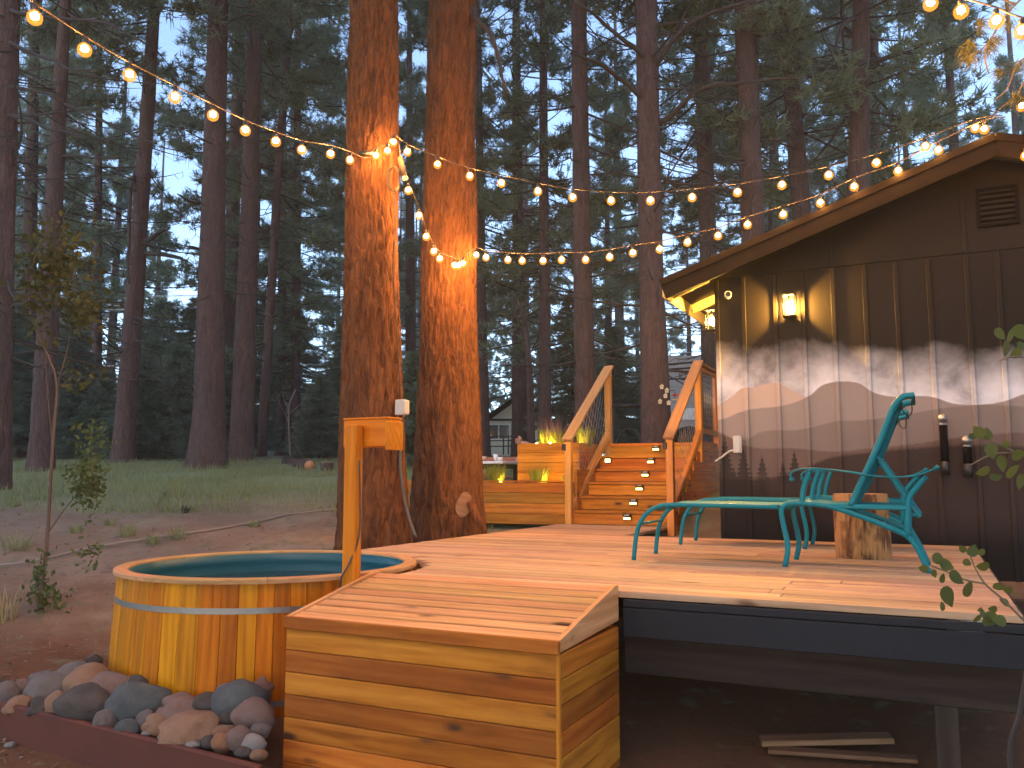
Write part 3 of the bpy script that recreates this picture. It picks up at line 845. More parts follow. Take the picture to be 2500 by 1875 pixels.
# ================================================================== HOUSE
HV, HU0, HU1, RID = 8.62, -1.86, 3.26, .7
house = empty('cabin', DM(.7, HV, -.5), 'dark brown gabled cabin with mountain mural on board and batten wall', 'cabin')
def build_house():
    back = 13.2
    SL = .33                                  # roof slope
    zr = 3.50                                 # underside of roof at the ridge
    def zroof(u): return zr - abs(u - RID) * SL
    # gable wall: panels between battens, lower course and gable course
    cen = [-1.86 + .02, -1.571, -1.26, -.995, -.713, -.425, -.15, .128, .442, .692, .98, 1.26, 1.55, 1.83, 2.12, 2.4, 2.7, 2.98, 3.24]
    zs = 2.645
    for a, b in zip(cen, cen[1:]):
        zt = min(zs, zroof(a) - .02, zroof(b) - .02)
        za, zb = min(zs, zroof(a) - .01), min(zs, zroof(b) - .01)
        vs = []
        w2 = (b - a) / 2
        for y in (0, .03):
            vs += [(-w2, y, -.6), (w2, y, -.6), (w2, y, zb), (-w2, y, za)]
        fs = [(0, 1, 2, 3), (7, 6, 5, 4), (0, 4, 5, 1), (1, 5, 6, 2), (2, 6, 7, 3), (3, 7, 4, 0)]
        obj('wall_board', mesh('wall_board', vs, fs), DM((a + b) / 2, HV, 0), house, M['wall'])
    # gable course
    gu = [-1.75, -.71, .44, 1.55, 2.7, 3.15]
    for a, b in zip(gu, gu[1:]):
        pts = [(a, zs + .006), (b, zs + .006), (b, max(zs + .007, zroof(b) - .01))]
        if a < RID < b: pts.append((RID, zroof(RID) - .01))
        pts.append((a, max(zs + .007, zroof(a) - .01)))
        m_ = (a + b) / 2
        n = len(pts)
        vs = [(p[0] - m_, y, p[1]) for y in (-.006, .03) for p in pts]
        fs = [tuple(range(n)), tuple(range(2 * n - 1, n - 1, -1))] + [(i, i + n, (i + 1) % n + n, (i + 1) % n) for i in range(n)]
        obj('gable_panel', mesh('gable_panel', vs, fs), DM(m_, HV, 0), house, M['wall'])
    for i, c in enumerate(cen):
        zt = min(zs - .01, zroof(c) - .03)
        plank('batten', house, (c, HV - .011, (zt - .6) / 2), zt + .6, .042, .02, M['wall'], 'z', extra=Matrix.Rotation(PI / 2, 4, 'X'))
    for c in gu[1:-1]:
        plank('batten', house, (c, HV - .017, (zs + .02 + zroof(c) - .05) / 2), zroof(c) - .05 - zs - .02, .04, .018, M['wall'], 'z', extra=Matrix.Rotation(PI / 2, 4, 'X'))
    # side and rear walls
    plank('side_wall', house, (HU0 + .02, (HV + .04 + back) / 2, .95), back - HV - .06, .04, 3.1, M['brownpaint'], 'v')
    plank('side_wall', house, (HU1 - .02, (HV + .04 + back) / 2, .95), back - HV - .06, .04, 3.1, M['brownpaint'], 'v')
    plank('rear_wall', house, ((HU0 + HU1) / 2, back, .95), HU1 - HU0, .04, 3.1, M['brownpaint'], 'u')
    # roof slabs, rakes, eaves
    OV = .44
    roof = bpy.data.objects.new('roof', None); put(roof, DM(RID, HV, zr), house)
    for sgn in (-1, 1):
        ue = HU0 - OV if sgn < 0 else HU1 + OV
        a = D(ue, HV - OV + .0, zroof(ue) + .0); 
        L = abs(RID - ue)
        ln = math.hypot(L, L * SL)
        mid = DM((ue + RID) / 2, (HV - OV + back + .4) / 2, (zroof(ue) + zr) / 2)
        ang = math.atan(SL) * (-sgn) * -1
        rot = Matrix.Rotation(math.atan(SL) if sgn > 0 else -math.atan(SL), 4, 'Y')
        obj('roof_slab', cbox(ln + .02, back + .4 - HV + OV, .07, .006), mid @ Matrix.Translation((0, 0, .05)) @ rot, roof, M['roofing'])
        p0 = D(ue - .02 * -sgn * -1, HV - OV - .02, zroof(ue) - .035); p1 = D(RID, HV - OV - .02, zr - .035)
        bar('rake_board', roof, p0, p1, .028, .185, M['brownpaint'])
        p0 = D(ue, HV - OV - .038, zroof(ue) + .045); p1 = D(RID, HV - OV - .038, zr + .045)
        bar('rake_trim', roof, p0, p1, .02, .07, M['brownpaint'])
        plank('eave_board', roof, (ue + .02 * sgn * -1, (HV - OV + back + .3) / 2, zroof(ue) - .03), back + .3 - HV + OV, .028, .14, M['soffit'], 'v')
        # soffit under the side overhang
        uw = HU0 if sgn < 0 else HU1
        for k in range(6):
            vv = HV - .2 + k * .85
            bar('rafter_tail', roof, D(ue + .04 * -sgn * -1 if False else ue - .04 * sgn, vv, zroof(ue) - .03), D(uw + .03 * sgn, vv, zroof(uw) - .03), .05, .1, M['soffit'])
    # gable vent
    vt = bpy.data.objects.new('gable_vent', None); put(vt, DM(.72, HV, 3.05), house)
    for (c, L, W_) in (((.72, HV - .02, 3.225), .34, .03), ((.72, HV - .02, 2.885), .34, .03)):
        plank('vent_frame', vt, c, L, .03, W_, M['brownpaint'], 'u')
    for uu in (.565, .875): plank('vent_frame', vt, (uu, HV - .02, 3.055), .31, .03, .03, M['brownpaint'], 'z')
    for k in range(6): plank('louvre', vt, (.72, HV - .016, 2.925 + k * .05), .28, .03, .008, M['brownpaint'], 'u', extra=Matrix.Rotation(-.6, 4, 'X'))
build_house()

def lantern(u, v, z, yaw, label):
    F = DM(u, v, z) @ Matrix.Rotation(yaw, 4, 'Z')
    e = empty('wall_lantern', F, label, 'lamp', 'lit lanterns on the cabin')
    f = lambda x, y, zz: F @ Matrix.Translation((x, y, zz))
    h, wd, dp = .2, .11, .1
    plank('back_plate', e, (0, -.008, 0), .24, .09, .014, M['iron'], 'z', F=f, extra=Matrix.Rotation(PI / 2, 4, 'X'))
    plank('cap', e, (0, -.065, h / 2 + .008), wd + .015, dp + .02, .014, M['iron'], 'u', F=f)
    plank('base', e, (0, -.065, -h / 2 - .008), wd + .015, dp + .02, .014, M['iron'], 'u', F=f)
    for sx in (-1, 1):
        for y in (-.017, -.113):
            plank('corner_bar', e, (sx * wd / 2, y, 0), h, .009, .009, M['iron'], 'z', F=f, b=.001)
    for sx in (-1, 1):
        plank('glass_pane', e, (sx * (wd / 2 - .003), -.065, 0), h - .01, dp - .02, .002, M['glass'], 'z', F=f, extra=Matrix.Identity(4), b=.0004)
    plank('glass_pane', e, (0, -.111, 0), h - .01, wd - .012, .002, M['glass'], 'z', F=f, extra=Matrix.Rotation(PI / 2, 4, 'X'), b=.0004)
    bl = lathe('bulb', [(.001, -.045), (.016, -.04), (.026, -.015), (.024, .01), (.012, .035), (.001, .04)], 12)
    obj('bulb', bl, f(0, -.065, 0), e, M['lampglow'])
    tube('socket', e, [F @ Vector((0, -.065, .035)), F @ Vector((0, -.065, .1))], .012, M['iron'], 8)
lantern(-1.115, HV - .022, 2.285, 0, 'lit square lantern on the mural wall of the cabin')
lantern(HU0 - .0, HV + .1, 2.235, -PI / 2, 'lit lantern seen side-on at the cabin corner under the eave')
cm = empty('security_camera', DM(-1.7, HV, 2.45), 'small white round security camera on the cabin wall', 'camera')
FR = Matrix.Rotation(PI / 2, 4, 'X')
obj('mount', lathe('mount', [(.001, .0), (.03, .0), (.03, .012), (.02, .03), (.02, .05), (.001, .05)], 16), DM(-1.73, HV - .01, 2.455) @ FR, cm, M['white'])
obj('body', lathe('body', [(.001, .0), (.034, .0), (.036, .02), (.036, .09), (.03, .098), (.029, .09), (.001, .088)], 20), DM(-1.725, HV - .03, 2.45) @ Matrix.Rotation(.25, 4, 'Z') @ FR, cm, M['white'])
obj('lens', lathe('lens', [(.001, .094), (.014, .093), (.026, .09)], 16), DM(-1.725, HV - .03, 2.45) @ Matrix.Rotation(.25, 4, 'Z') @ FR, cm, M['black'])
mb = empty('meter_box', DM(-1.66, HV, .92), 'tall grey utility box on the mural wall by the guard rail', 'utility box')
plank('case', mb, (-1.66, HV - .05, .925), .17, .09, .06, M['grey'], 'z', b=.006)
plank('lid', mb, (-1.66, HV - .083, .925), .165, .082, .006, M['grey'], 'z', b=.002, extra=Matrix.Rotation(PI / 2, 4, 'X'))
tube('conduit', mb, smooth_path([D(-1.71, HV - .05, .87), D(-1.76, HV - .05, .85), D(-1.83, HV - .03, .8), D(-1.9, HV, .76)]), .011, M['grey'], 8)
def exhaust(u, z0, z1, r, label):
    e = empty('exhaust_pipe', DM(u, HV, z0), label, 'pipe', 'exhaust pipes on the cabin wall')
    c = D(u, HV - .09, 0)
    tube('pipe', e, [c + Vector((0, 0, z0 + .12)), c + Vector((0, 0, z1))], r, M['brownpaint'], 16)
    tube('elbow', e, smooth_path([c + Vector((0, 0, z1 - .005)), c + Vector((0, 0, z1 + .03)), D(u, HV - .12, z1 + .055), D(u, HV - .15, z1 + .06)]), r * 1.12, M['metal'], 16)
    tube('sleeve', e, [c + Vector((0, 0, z0)), c + Vector((0, 0, z0 + .12))], r * 1.1, M['black'], 16)
    plank('bracket', e, (u, HV - .05, z0 + .3), .05, .09, .02, M['brownpaint'], 'u')
exhaust(.178, .62, 1.07, .034, 'tall brown exhaust pipe with pale round elbow on the mural wall')
exhaust(.358, .6, .87, .036, 'short exhaust pipe with a hooded top right of the tall pipe')

# ================================================================== CHAISE LOUNGES, STUMP
def build_chaise(u0, v0, label):
    F = DM(u0, v0, 0)
    e = empty('chaise_lounge', F, label, 'lounge chair', 'teal chaise lounges on the deck')
    Wd = .56
    def T(name, prof, y, r, n=5, seg=10):
        tube(name, e, [F @ Vector((x, y, z)) for x, z in [(p.x, p.y) for p in smooth_path([(a, b, 0) for a, b in prof], n)]], r, M['teal'], seg)
    front = [(.07, .0), (.088, .15), (.118, .258), (.181, .345), (.26, .388), (.348, .402), (.688, .402), (1.1, .398)]
    mid = [(1.129, .0), (1.15, .105), (1.146, .184), (1.125, .302), (1.118, .365), (1.134, .404), (1.178, .424), (1.274, .424), (1.423, .408), (1.559, .365), (1.718, .306), (1.821, .262), (1.896, .217), (1.944, .144), (2.0, .0)]
    back = [(1.557, .41), (1.611, .53), (1.679, .672), (1.747, .82), (1.808, .97), (1.845, 1.055), (1.888, 1.108), (1.922, 1.121), (1.97, 1.125)]
    upr = [(1.888, .225), (1.898, .406), (1.912, .478), (1.954, .536), (2.01, .608)]
    apost = [(1.254, .42), (1.269, .53), (1.31, .645)]
    arm = [(1.196, .595), (1.188, .62), (1.221, .645), (1.288, .658), (1.403, .654), (1.558, .633), (1.696, .61), (1.797, .602), (1.898, .603), (1.977, .617), (2.07, .655)]
    for y in (0, Wd):
        T('foot_frame', front, y, .0165)
        T('seat_frame', mid, y, .018)
        T('back_frame', back, y, .021)
        T('arm_support', upr, y, .019)
        T('arm_support', apost, y, .018)
        s = -1 if y == 0 else 1
        # armrest: flat scrolled strip of two rods with ball ends
        for dy in (-.02, .02):
            a = smooth_path([(p, q, 0) for p, q in arm], 5)
            tube('armrest_rod', e, [F @ Vector((p.x, y + s * .012 + dy, p.y)) for p in a], .0055, M['teal'], 7)
        a = smooth_path([(p, q, 0) for p, q in arm], 5)
        vs, fs = [], []
        for p in a: vs += [F @ Vector((p.x, y + s * .012 - .02, p.y)), F @ Vector((p.x, y + s * .012 + .02, p.y)), F @ Vector((p.x, y + s * .012 + .02, p.y - .005)), F @ Vector((p.x, y + s * .012 - .02, p.y - .005))]
        for i in range(3, len(a) - 4):
            for q in range(4):
                b0, b1 = i * 4 + q, i * 4 + (q + 1) % 4
                fs.append((b0, b1, b1 + 4, b0 + 4))
        obj('armrest', mesh('armrest', vs, fs, False), None, e, M['teal'])
        for (bx, bz) in ((1.196, .588), (2.075, .66)):
            o = obj('scroll_ball', ico(2, .017), F @ Matrix.Translation((bx, y + s * .012, bz)), e, M['teal'])
        bar('seat_rail', e, F @ Vector((1.42, y, .41)), F @ Vector((1.9, y, .405)), .03, .034, M['teal'], b=.008)
        bar('back_brace', e, F @ Vector((1.73, y + (.05 if y == 0 else -.05), .735)), F @ Vector((1.965, y + (.05 if y == 0 else -.05), .345)), .022, .03, M['teal'], b=.006)
        # lower stretcher on the foot legs
    for (x, z, r) in ((.12, .262, .01), (.33, .385, .012), (1.11, .385, .013), (1.2, .41, .013), (1.56, .4, .014), (1.9, .405, .014), (1.93, .36, .012), (1.745, .72, .011), (1.96, 1.125, .013), (1.885, 1.09, .012), (1.74, .29, .012)):
        tube('cross_bar', e, [F @ Vector((x, 0, z)), F @ Vector((x, Wd, z))], r, M['teal'], 8)
    def sling(name, prof, th=.006):
        P = smooth_path([(a, b, 0) for a, b in prof], 4)
        vs, fs = [], []
        n = 6
        for p in P:
            for k in range(n + 1):
                y = .012 + (Wd - .024) * k / n
                sag = -.018 * math.sin(PI * k / n)
                vs.append(F @ Vector((p.x, y, p.y + sag)))
        m = len(P)
        for i in range(m - 1):
            for k in range(n):
                a = i * (n + 1) + k; fs.append((a, a + 1, a + n + 2, a + n + 1))
        me = mesh(name, vs, fs, True)
        o = obj(name, me, None, e, M['sling'])
        sd = o.modifiers.new('thickness', 'SOLIDIFY'); sd.thickness = th
    sling('foot_sling', [(.2, .365), (.27, .4), (.36, .41), (.7, .41), (1.1, .406)])
    sling('seat_sling', [(1.17, .43), (1.28, .434), (1.42, .42), (1.56, .412)])
    sling('back_sling', [(1.562, .42), (1.606, .53), (1.672, .675), (1.74, .823), (1.8, .973), (1.838, 1.06), (1.885, 1.118)])
    for (x, z) in ((1.95, 1.105),):
        tube('strap_loop', e, smooth_path([F @ Vector((x - .06, .03, z - .04)), F @ Vector((x - .05, .03, z - .08)), F @ Vector((x - .02, .03, z - .11)), F @ Vector((x + .0, .03, z - .08)), F @ Vector((x, .03, z - .01))]), .004, M['cord'], 6)
    return e
build_chaise(-2.0, 5.98, 'nearer teal metal chaise lounge with raised back at the deck front')
build_chaise(-2.06, 7.52, 'farther teal chaise lounge close to the mural wall')

su_ = empty('log_stump', DM(-.44, 6.93, 0), 'peeled tree stump side table standing between the two teal lounges', 'stump')
def stump_mesh():
    vs, fs = [], []
    seg, rows = 40, 12
    for j in range(rows + 1):
        z = .475 * j / rows
        for k in range(seg):
            a = 2 * PI * k / seg
            r = .195 + .012 * noise.noise(Vector((math.cos(a) * 2, math.sin(a) * 2, z * 1.5))) + .006 * noise.noise(Vector((math.cos(a) * 7, math.sin(a) * 7, z)))
            if j in (0, rows): r -= .006
            vs.append((z, r * math.cos(a), r * math.sin(a)))
    for j in range(rows):
        for k in range(seg):
            a, b = j * seg + k, j * seg + (k + 1) % seg
            fs.append((a, b, b + seg, a + seg))
    return mesh('stump', vs, fs, True), seg, rows
me, seg, rows = stump_mesh()
FS_ = DM(-.44, 6.93, 0) @ AX['z']
obj('trunk', me, FS_, su_, M['stump'])
top = [me.vertices[rows * seg + k].co.copy() for k in range(seg)]
obj('cut_top', mesh('cut', [v + Vector((.001, 0, 0)) for v in top], [tuple(range(seg))]), FS_, su_, M['log_end'])

# ================================================================== ROCKS, EDGING
def rock_mesh(seed, flat=.7, ang=.0):
    me = ico(3, 1.0)
    for v in me.vertices:
        c = v.co.copy(); o = Vector((seed * 7.3, seed * 3.1, seed))
        d = 1 + .22 * noise.noise(c * .8 + o) + (.1 + ang) * noise.noise(c * 1.7 + o) + .025 * noise.noise(c * 5 + o)
        v.co = Vector((c.x * d, c.y * d * .82, c.z * d * flat))
    me.update()
    return me
def rockmat(name, a, b):
    s = N(name)
    v = s.coord((1, 1, 1)); n1 = s.noise(v, 1.6, 5, .6); n2 = s.noise(v, 26, 4, .6)
    c = s.mix(s.ramp(n1, [(.35, (0, 0, 0)), (.68, (1, 1, 1))]), a, b)
    c = s.mix(s.math('MULTIPLY', n2, .35), c, tuple(x * .55 for x in a))
    s.color(c); s.rough(.8, .3); s.bump(s.math('ADD', n1, s.math('MULTIPLY', n2, .5)), .7, .08)
    return s.m
RM = {'grey': rockmat('grey_river_rock', (0.194, 0.155, 0.133), (0.271, 0.220, 0.196)), 'blue': rockmat('blue_grey_rock', (0.097, 0.108, 0.107), (0.164, 0.173, 0.164)),
      'dark': rockmat('dark_grey_rock', (0.097, 0.077, 0.067), (0.155, 0.126, 0.110)), 'pink': rockmat('pinkish_rock', (0.261, 0.160, 0.128), (0.329, 0.220, 0.178)),
      'tan': rockmat('tan_rock', (0.348, 0.187, 0.107), (0.435, 0.262, 0.160)), 'pale': rockmat('pale_rock', (0.348, 0.308, 0.275), (0.435, 0.394, 0.355)), 'orange': rockmat('orange_rock', (0.406, 0.168, 0.080), (0.484, 0.244, 0.125))}
RV = {}
def rock(px, py, wpx, mat, label, flat=.7, seed=1, Y=None, rot=0.0, ang=0.0, zlift=0.0):
    """a stone whose visible centre sits in the bed in front of the tub"""
    # find a spot: walk the sight line until it meets the heaped bed
    a = None
    for i in range(300):
        y = 3.9 + i * .012
        p = at(px, py, y)
        u, v = UV(p.x, p.y)
        bed = -.745 + .04 * (-3.2 - u) + .2 * sstep(3.2, 3.75, v)
        if p.z < bed + .01 and v > 3.23:
            a = p; break
    if a is None: a = at(px, py, 4.6)
    k = (seed % 7, round(flat, 1), ang)
    if k not in RV: RV[k] = rock_mesh(k[0] + 1, flat, ang)
    r = wpx * a.y / FPX / 2
    me = RV[k].copy() ; me.materials.clear(); me.materials.append(RM[mat])
    Mx = Matrix.Translation(a + Vector((0, .0, zlift))) @ Matrix.Rotation(rot, 4, 'Z') @ Matrix.Rotation(random.uniform(-.25, .25), 4, 'X') @ Matrix.Diagonal((r, r, r, 1))
    o = obj('river_rock', me, Mx)
    tag(o, label, 'rock', 'river rocks heaped around the tub')
Z3 = lambda x, y: (x * .3165, 1600 + y * .3165)
ROCKS = [
    (50, 300, 190, 'grey', 'greyish rounded rock cut by the left picture edge', .8, 1),
    (180, 245, 130, 'pink', 'small pinkish rock behind the leftmost rounded rock', .8, 2),
    (390, 265, 310, 'grey', 'large egg-shaped grey rock with a pale left shoulder', .65, 3),
    (570, 145, 280, 'grey', 'flat-topped grey rock lying against the tub on its left', .5, 4),
    (350, 180, 190, 'grey', 'low grey rock on the dirt behind the egg-shaped rock', .45, 5),
    (735, 120, 110, 'grey', 'small grey rock touching the left foot of the tub', .8, 6),
    (725, 40, 100, 'dark', 'dark little rock beside the tub, farthest back of the heap', .7, 7),
    (700, 240, 330, 'tan', 'large tan and pink rock under the left of the tub', .8, 1),
    (860, 280, 300, 'pink', 'purplish pink rock leaning on the tub staves', .75, 2),
    (1060, 235, 220, 'dark', 'dark grey rock over the lower tub band', .7, 3),
    (150, 385, 190, 'tan', 'little tan jagged rock near the left end of the timber', .6, 4),
    (75, 365, 110, 'dark', 'small dark rock low at the left end of the heap', .7, 5),
    (330, 410, 190, 'dark', 'small dark wedge rock between two big rocks', .7, 6),
    (440, 400, 180, 'tan', 'upright tan rock left of the big dark rock', 1.0, 7),
    (680, 400, 400, 'dark', 'biggest dark brown-grey rock in the heap', .68, 1),
    (1060, 400, 380, 'blue', 'big lumpy blue-grey rock in the middle of the heap', .85, 2),
    (815, 510, 150, 'grey', 'greenish grey pointed rock against the timber', 1.05, 3),
    (985, 555, 175, 'blue', 'smooth blue-grey egg rock against the timber', .55, 4),
    (1135, 515, 140, 'grey', 'grey rock right of the smooth blue egg rock', 1.0, 5),
    (1235, 415, 80, 'orange', 'small pale orange rock on top of the blue lumpy rock', .6, 6),
    (1390, 370, 240, 'pink', 'flat pink rock at the foot of the tub staves', .5, 7),
    (1600, 380, 220, 'dark', 'dark grey flat rock under the tub front', .6, 1),
    (1420, 440, 310, 'pink', 'smooth mauve oval rock lying over the tan slab', .55, 2),
    (1225, 545, 200, 'tan', 'pale tan rock left of the tan slab', .75, 3),
    (1480, 570, 400, 'tan', 'wide angular tan slab at the front of the heap', .5, 4),
    (1860, 370, 360, 'blue', 'big pale blue-grey pointed rock near the box', .75, 5),
    (1760, 270, 150, 'pink', 'pink rock behind the pale pointed rock', .6, 6),
    (2020, 260, 130, 'pink', 'pink rock wedged between tub and box', 1.0, 7),
    (1960, 480, 280, 'pink', 'large pink slanted rock against the box', .85, 1),
    (1730, 590, 150, 'tan', 'small tan rock above the orange pebble', .55, 2),
    (1710, 670, 130, 'orange', 'bright orange oval pebble by the timber', 1.0, 3),
    (1610, 670, 110, 'dark', 'small dark pebble left of the orange pebble', .8, 4),
    (1850, 650, 170, 'pink', 'tilted pinkish oval rock right of the orange pebble', .9, 5),
    (1960, 685, 170, 'pale', 'pale striped oval rock touching the box corner', .7, 6),
    (2000, 590, 130, 'grey', 'grey rock filling the corner between pink rock and box', .8, 2),
    (1880, 745, 120, 'dark', 'dark pebble below the tilted pinkish rock', .6, 4),
    (1995, 770, 110, 'tan', 'tan pebble under the pale striped rock', .6, 6),
    (1600, 560, 130, 'grey', 'grey rock between the tan slab and the pointed rock', .8, 3),
    (1790, 470, 150, 'dark', 'dark hollow-side rock under the pale pointed rock', .7, 5),
    (1340, 640, 90, 'grey', 'small grey pebble under the left end of the tan slab', .6, 6),
    (560, 540, 80, 'grey', 'small grey pebble against the timber below the big dark rock', .6, 7),
    (250, 460, 90, 'pink', 'small pinkish pebble against the timber at left', .6, 1),
    (1485, 688, 100, 'pale', 'thin pale pebble lying on the timber', .4, 7),
    (1255, 640, 75, 'pale', 'tiny pale pebble below the tan rock', .5, 1),
    (715, 532, 65, 'tan', 'tiny tan pebble below the big dark rock', .4, 2),
    (1125, 605, 60, 'pale', 'tiny pale pebble right of the blue egg rock', .5, 3),
]
for (x, y, wz, m_, lab, fl, sd) in ROCKS:
    px, py = Z3(x, y)
    rock(px, py, wz * .3165 * 1.2, m_, lab, fl, sd, rot=random.uniform(-.5, .5), ang=.25 if ('slab' in lab or 'jagged' in lab or 'wedge' in lab) else .0)
ed = empty('timber_edging', DM(-4.2, 3.2, -.9), 'dark red timber edging along the front of the rock bed', 'edging')
bar('board', ed, D(-6.2, 3.195, -.75), D(-2.88, 3.195, -.881), .04, .26, M['edging'], b=.008)
plank('stake', ed, (-3.6, 3.235, -.9), .2, .03, .03, M['edging'], 'z')
for i, (px, py, wz, lab) in enumerate([(25, 1818, 28, 'white pebble on the bare dirt in the lower left corner'), (52, 1849, 10, 'tiny pale pebble below the white pebble'), (270, 1862, 14, 'small tan chip on the dirt by the bottom edge')]):
    p = at(px, py, 4.0)
    for k in range(200):
        y = 3.2 + k * .01; p = at(px, py, y)
        if p.z < ground_z(p.x, p.y) + .01: break
    me = RV[(3, .7, 0.0)].copy() if (3, .7, 0.0) in RV else rock_mesh(3, .6)
    me.materials.clear(); me.materials.append(RM['pale'])
    r = wz * p.y / FPX / 2
    tag(obj('pebble', me, Matrix.Translation(p) @ Matrix.Diagonal((r, r, r * .7, 1))), lab, 'pebble')

def bed_gravel():
    rng = np.random.default_rng(12); VS, FS = [], []
    base = ico(1, 1.0); bv = [v.co.copy() for v in base.vertices]; bf = [tuple(p.vertices) for p in base.polygons]
    n = 0
    while n < 260:
        u, v = rng.uniform(-6.0, -3.05), rng.uniform(3.24, 3.5)
        if math.hypot(u - TUB_U, v - TUB_V) < TUB_R + .09: continue
        p = D(u, v); r = rng.uniform(.012, .04); z = ground_z(p.x, p.y)
        sx, sy, sz = r * rng.uniform(.8, 1.3), r * rng.uniform(.7, 1.1), r * rng.uniform(.5, .8)
        o = len(VS); VS += [Vector((p.x + c.x * sx, p.y + c.y * sy, z + .3 * sz + c.z * sz)) for c in bv]; FS += [tuple(i + o for i in f) for f in bf]; n += 1
    o = obj('gravel', mesh('gravel', VS, FS, True), None, None, RM['dark'])
    tag(o, 'small dark gravel filling the gaps between the river rocks', 'gravel', None, 'stuff')
bed_gravel()

# ================================================================== UNDER THE DECK
def lying(name, p0, p1, w_, t_, mat, label):
    p0, p1 = Vector(p0), Vector(p1)
    o = bar(name, None, p0, p1, w_, t_, mat)
    return tag(o, label, 'board', 'scrap boards under the deck')
def gp(u, v, dz): p = D(u, v); return Vector((p.x, p.y, ground_z(p.x, p.y) + dz))
lying('scrap_board', gp(-.85, 4.75, .03), gp(-.22, 4.95, .05), .12, .03, M['scrap'], 'short brown scrap board lying under the deck front')
lying('scrap_board', gp(-.8, 4.68, .02), gp(-.1, 4.8, .02), .09, .02, M['scrap'], 'thin scrap board in front of the brown scrap board')
lying('scrap_board', gp(-1.45, 5.6, .22), gp(-.8, 5.75, .24), .2, .03, M['shed'], 'grey board stacked deep under the deck beside the box')
lying('scrap_board', gp(-1.45, 5.55, .15), gp(-.75, 5.7, .15), .2, .03, M['shed'], 'lower grey board of the stack beside the box')
bk = empty('bucket', Matrix.Translation(gp(.2, 6.6, 0)), 'white bucket behind the deck post at lower right', 'bucket')
obj('pail', lathe('pail', [(.01, 0), (.1, 0), (.125, .24), (.132, .245), (.132, .26), (.12, .26), (.1, .02)], 24), Matrix.Translation(gp(.2, 6.6, 0)), bk, M['white'])
tube('handle', bk, smooth_path([gp(.2, 6.6, .24) + Vector((-.13, 0, 0)), gp(.2, 6.6, .14) + Vector((0, -.14, 0)), gp(.2, 6.6, .24) + Vector((.13, 0, 0))]), .003, M['iron'], 6)

# ================================================================== TREES
def trunk_mesh(axis, radii, zs, seg, rows, amp, seed, flare=.0, fine=False):
    """axis(z) -> xy offset, radii interpolated over zs (local coordinates, base at z = 0)"""
    vs, fs = [], []
    z0, z1 = zs[0], zs[-1]
    o = Vector((seed * 5.1, seed * 2.3, seed * 1.7))
    for j in range(rows + 1):
        t = j / rows
        z = z0 + (z1 - z0) * (t ** 1.15)
        r0 = float(np.interp(z, zs, radii))
        ax = axis(z)
        for k in range(seg):
            a = 2 * PI * k / seg
            c, s_ = math.cos(a), math.sin(a)
            r = r0
            fl = flare * math.exp(-max(0, z) / .35)
            r *= 1 + fl * (.55 + .45 * noise.noise(Vector((c * 1.5, s_ * 1.5, seed))) * 2)
            p = Vector((c * r0 * 9, s_ * r0 * 9, z * 1.6)) + o
            if fine:
                q = Vector((c * r0 * 26, s_ * r0 * 26, z * 4.5)) + o
                q += Vector((noise.noise(p * 1.1), noise.noise(p * 1.1 + Vector((9, 0, 0))), 0)) * 1.5
                rid = 1 - abs(noise.noise(q)) * 2.2
                r += amp * (max(-.6, rid) + .35 * noise.noise(q * 2.7) + .6 * noise.noise(p * .6))
            else:
                r += amp * (noise.noise(p) + .5 * noise.noise(p * 2.3))
            vs.append((ax[0] + r * c, ax[1] + r * s_, z))
    for j in range(rows):
        for k in range(seg):
            a, b = j * seg + k, j * seg + (k + 1) % seg
            fs.append((a, b, b + seg, a + seg))
    fs.append(tuple(rows * seg + k for k in range(seg)))
    return mesh('trunk', vs, fs, True)

def tufts(C, Dr, n, L, wd, rng, cone=1.0, flat=0.0):
    """needle bundles: C (m,3) centres, Dr (m,3) directions -> loose triangles"""
    m = len(C)
    d = rng.normal(0, 1, (m, n, 3)); d /= np.linalg.norm(d, axis=2, keepdims=True)
    d = d * cone + Dr[:, None, :]
    d[:, :, 2] *= (1 - flat)
    d /= np.linalg.norm(d, axis=2, keepdims=True)
    ln = L * rng.uniform(.65, 1.15, (m, n, 1))
    sd = np.cross(d, rng.normal(0, 1, (m, n, 3))); sd /= np.linalg.norm(sd, axis=2, keepdims=True)
    base = C[:, None, :] + rng.normal(0, L * .12, (m, n, 3))
    w_ = wd * rng.uniform(.7, 1.3, (m, n, 1))
    V = np.stack([base - sd * w_ * .5, base + sd * w_ * .5, base + d * ln], axis=2)
    return V.reshape(-1, 3, 3)

def sticks(segs):                              # 3-sided tapered twigs, segs: list of (polyline, r0, r1)
    VS, FS = [], []
    for pts, r0, r1 in segs:
        n = len(pts)
        vs, fs = tube_data(pts, [r0 + (r1 - r0) * i / (n - 1) for i in range(n)], 4 if r0 > .012 else 3, cap=False)
        o = len(VS); VS += vs; FS += [tuple(i + o for i in f) for f in fs]
    return VS, FS

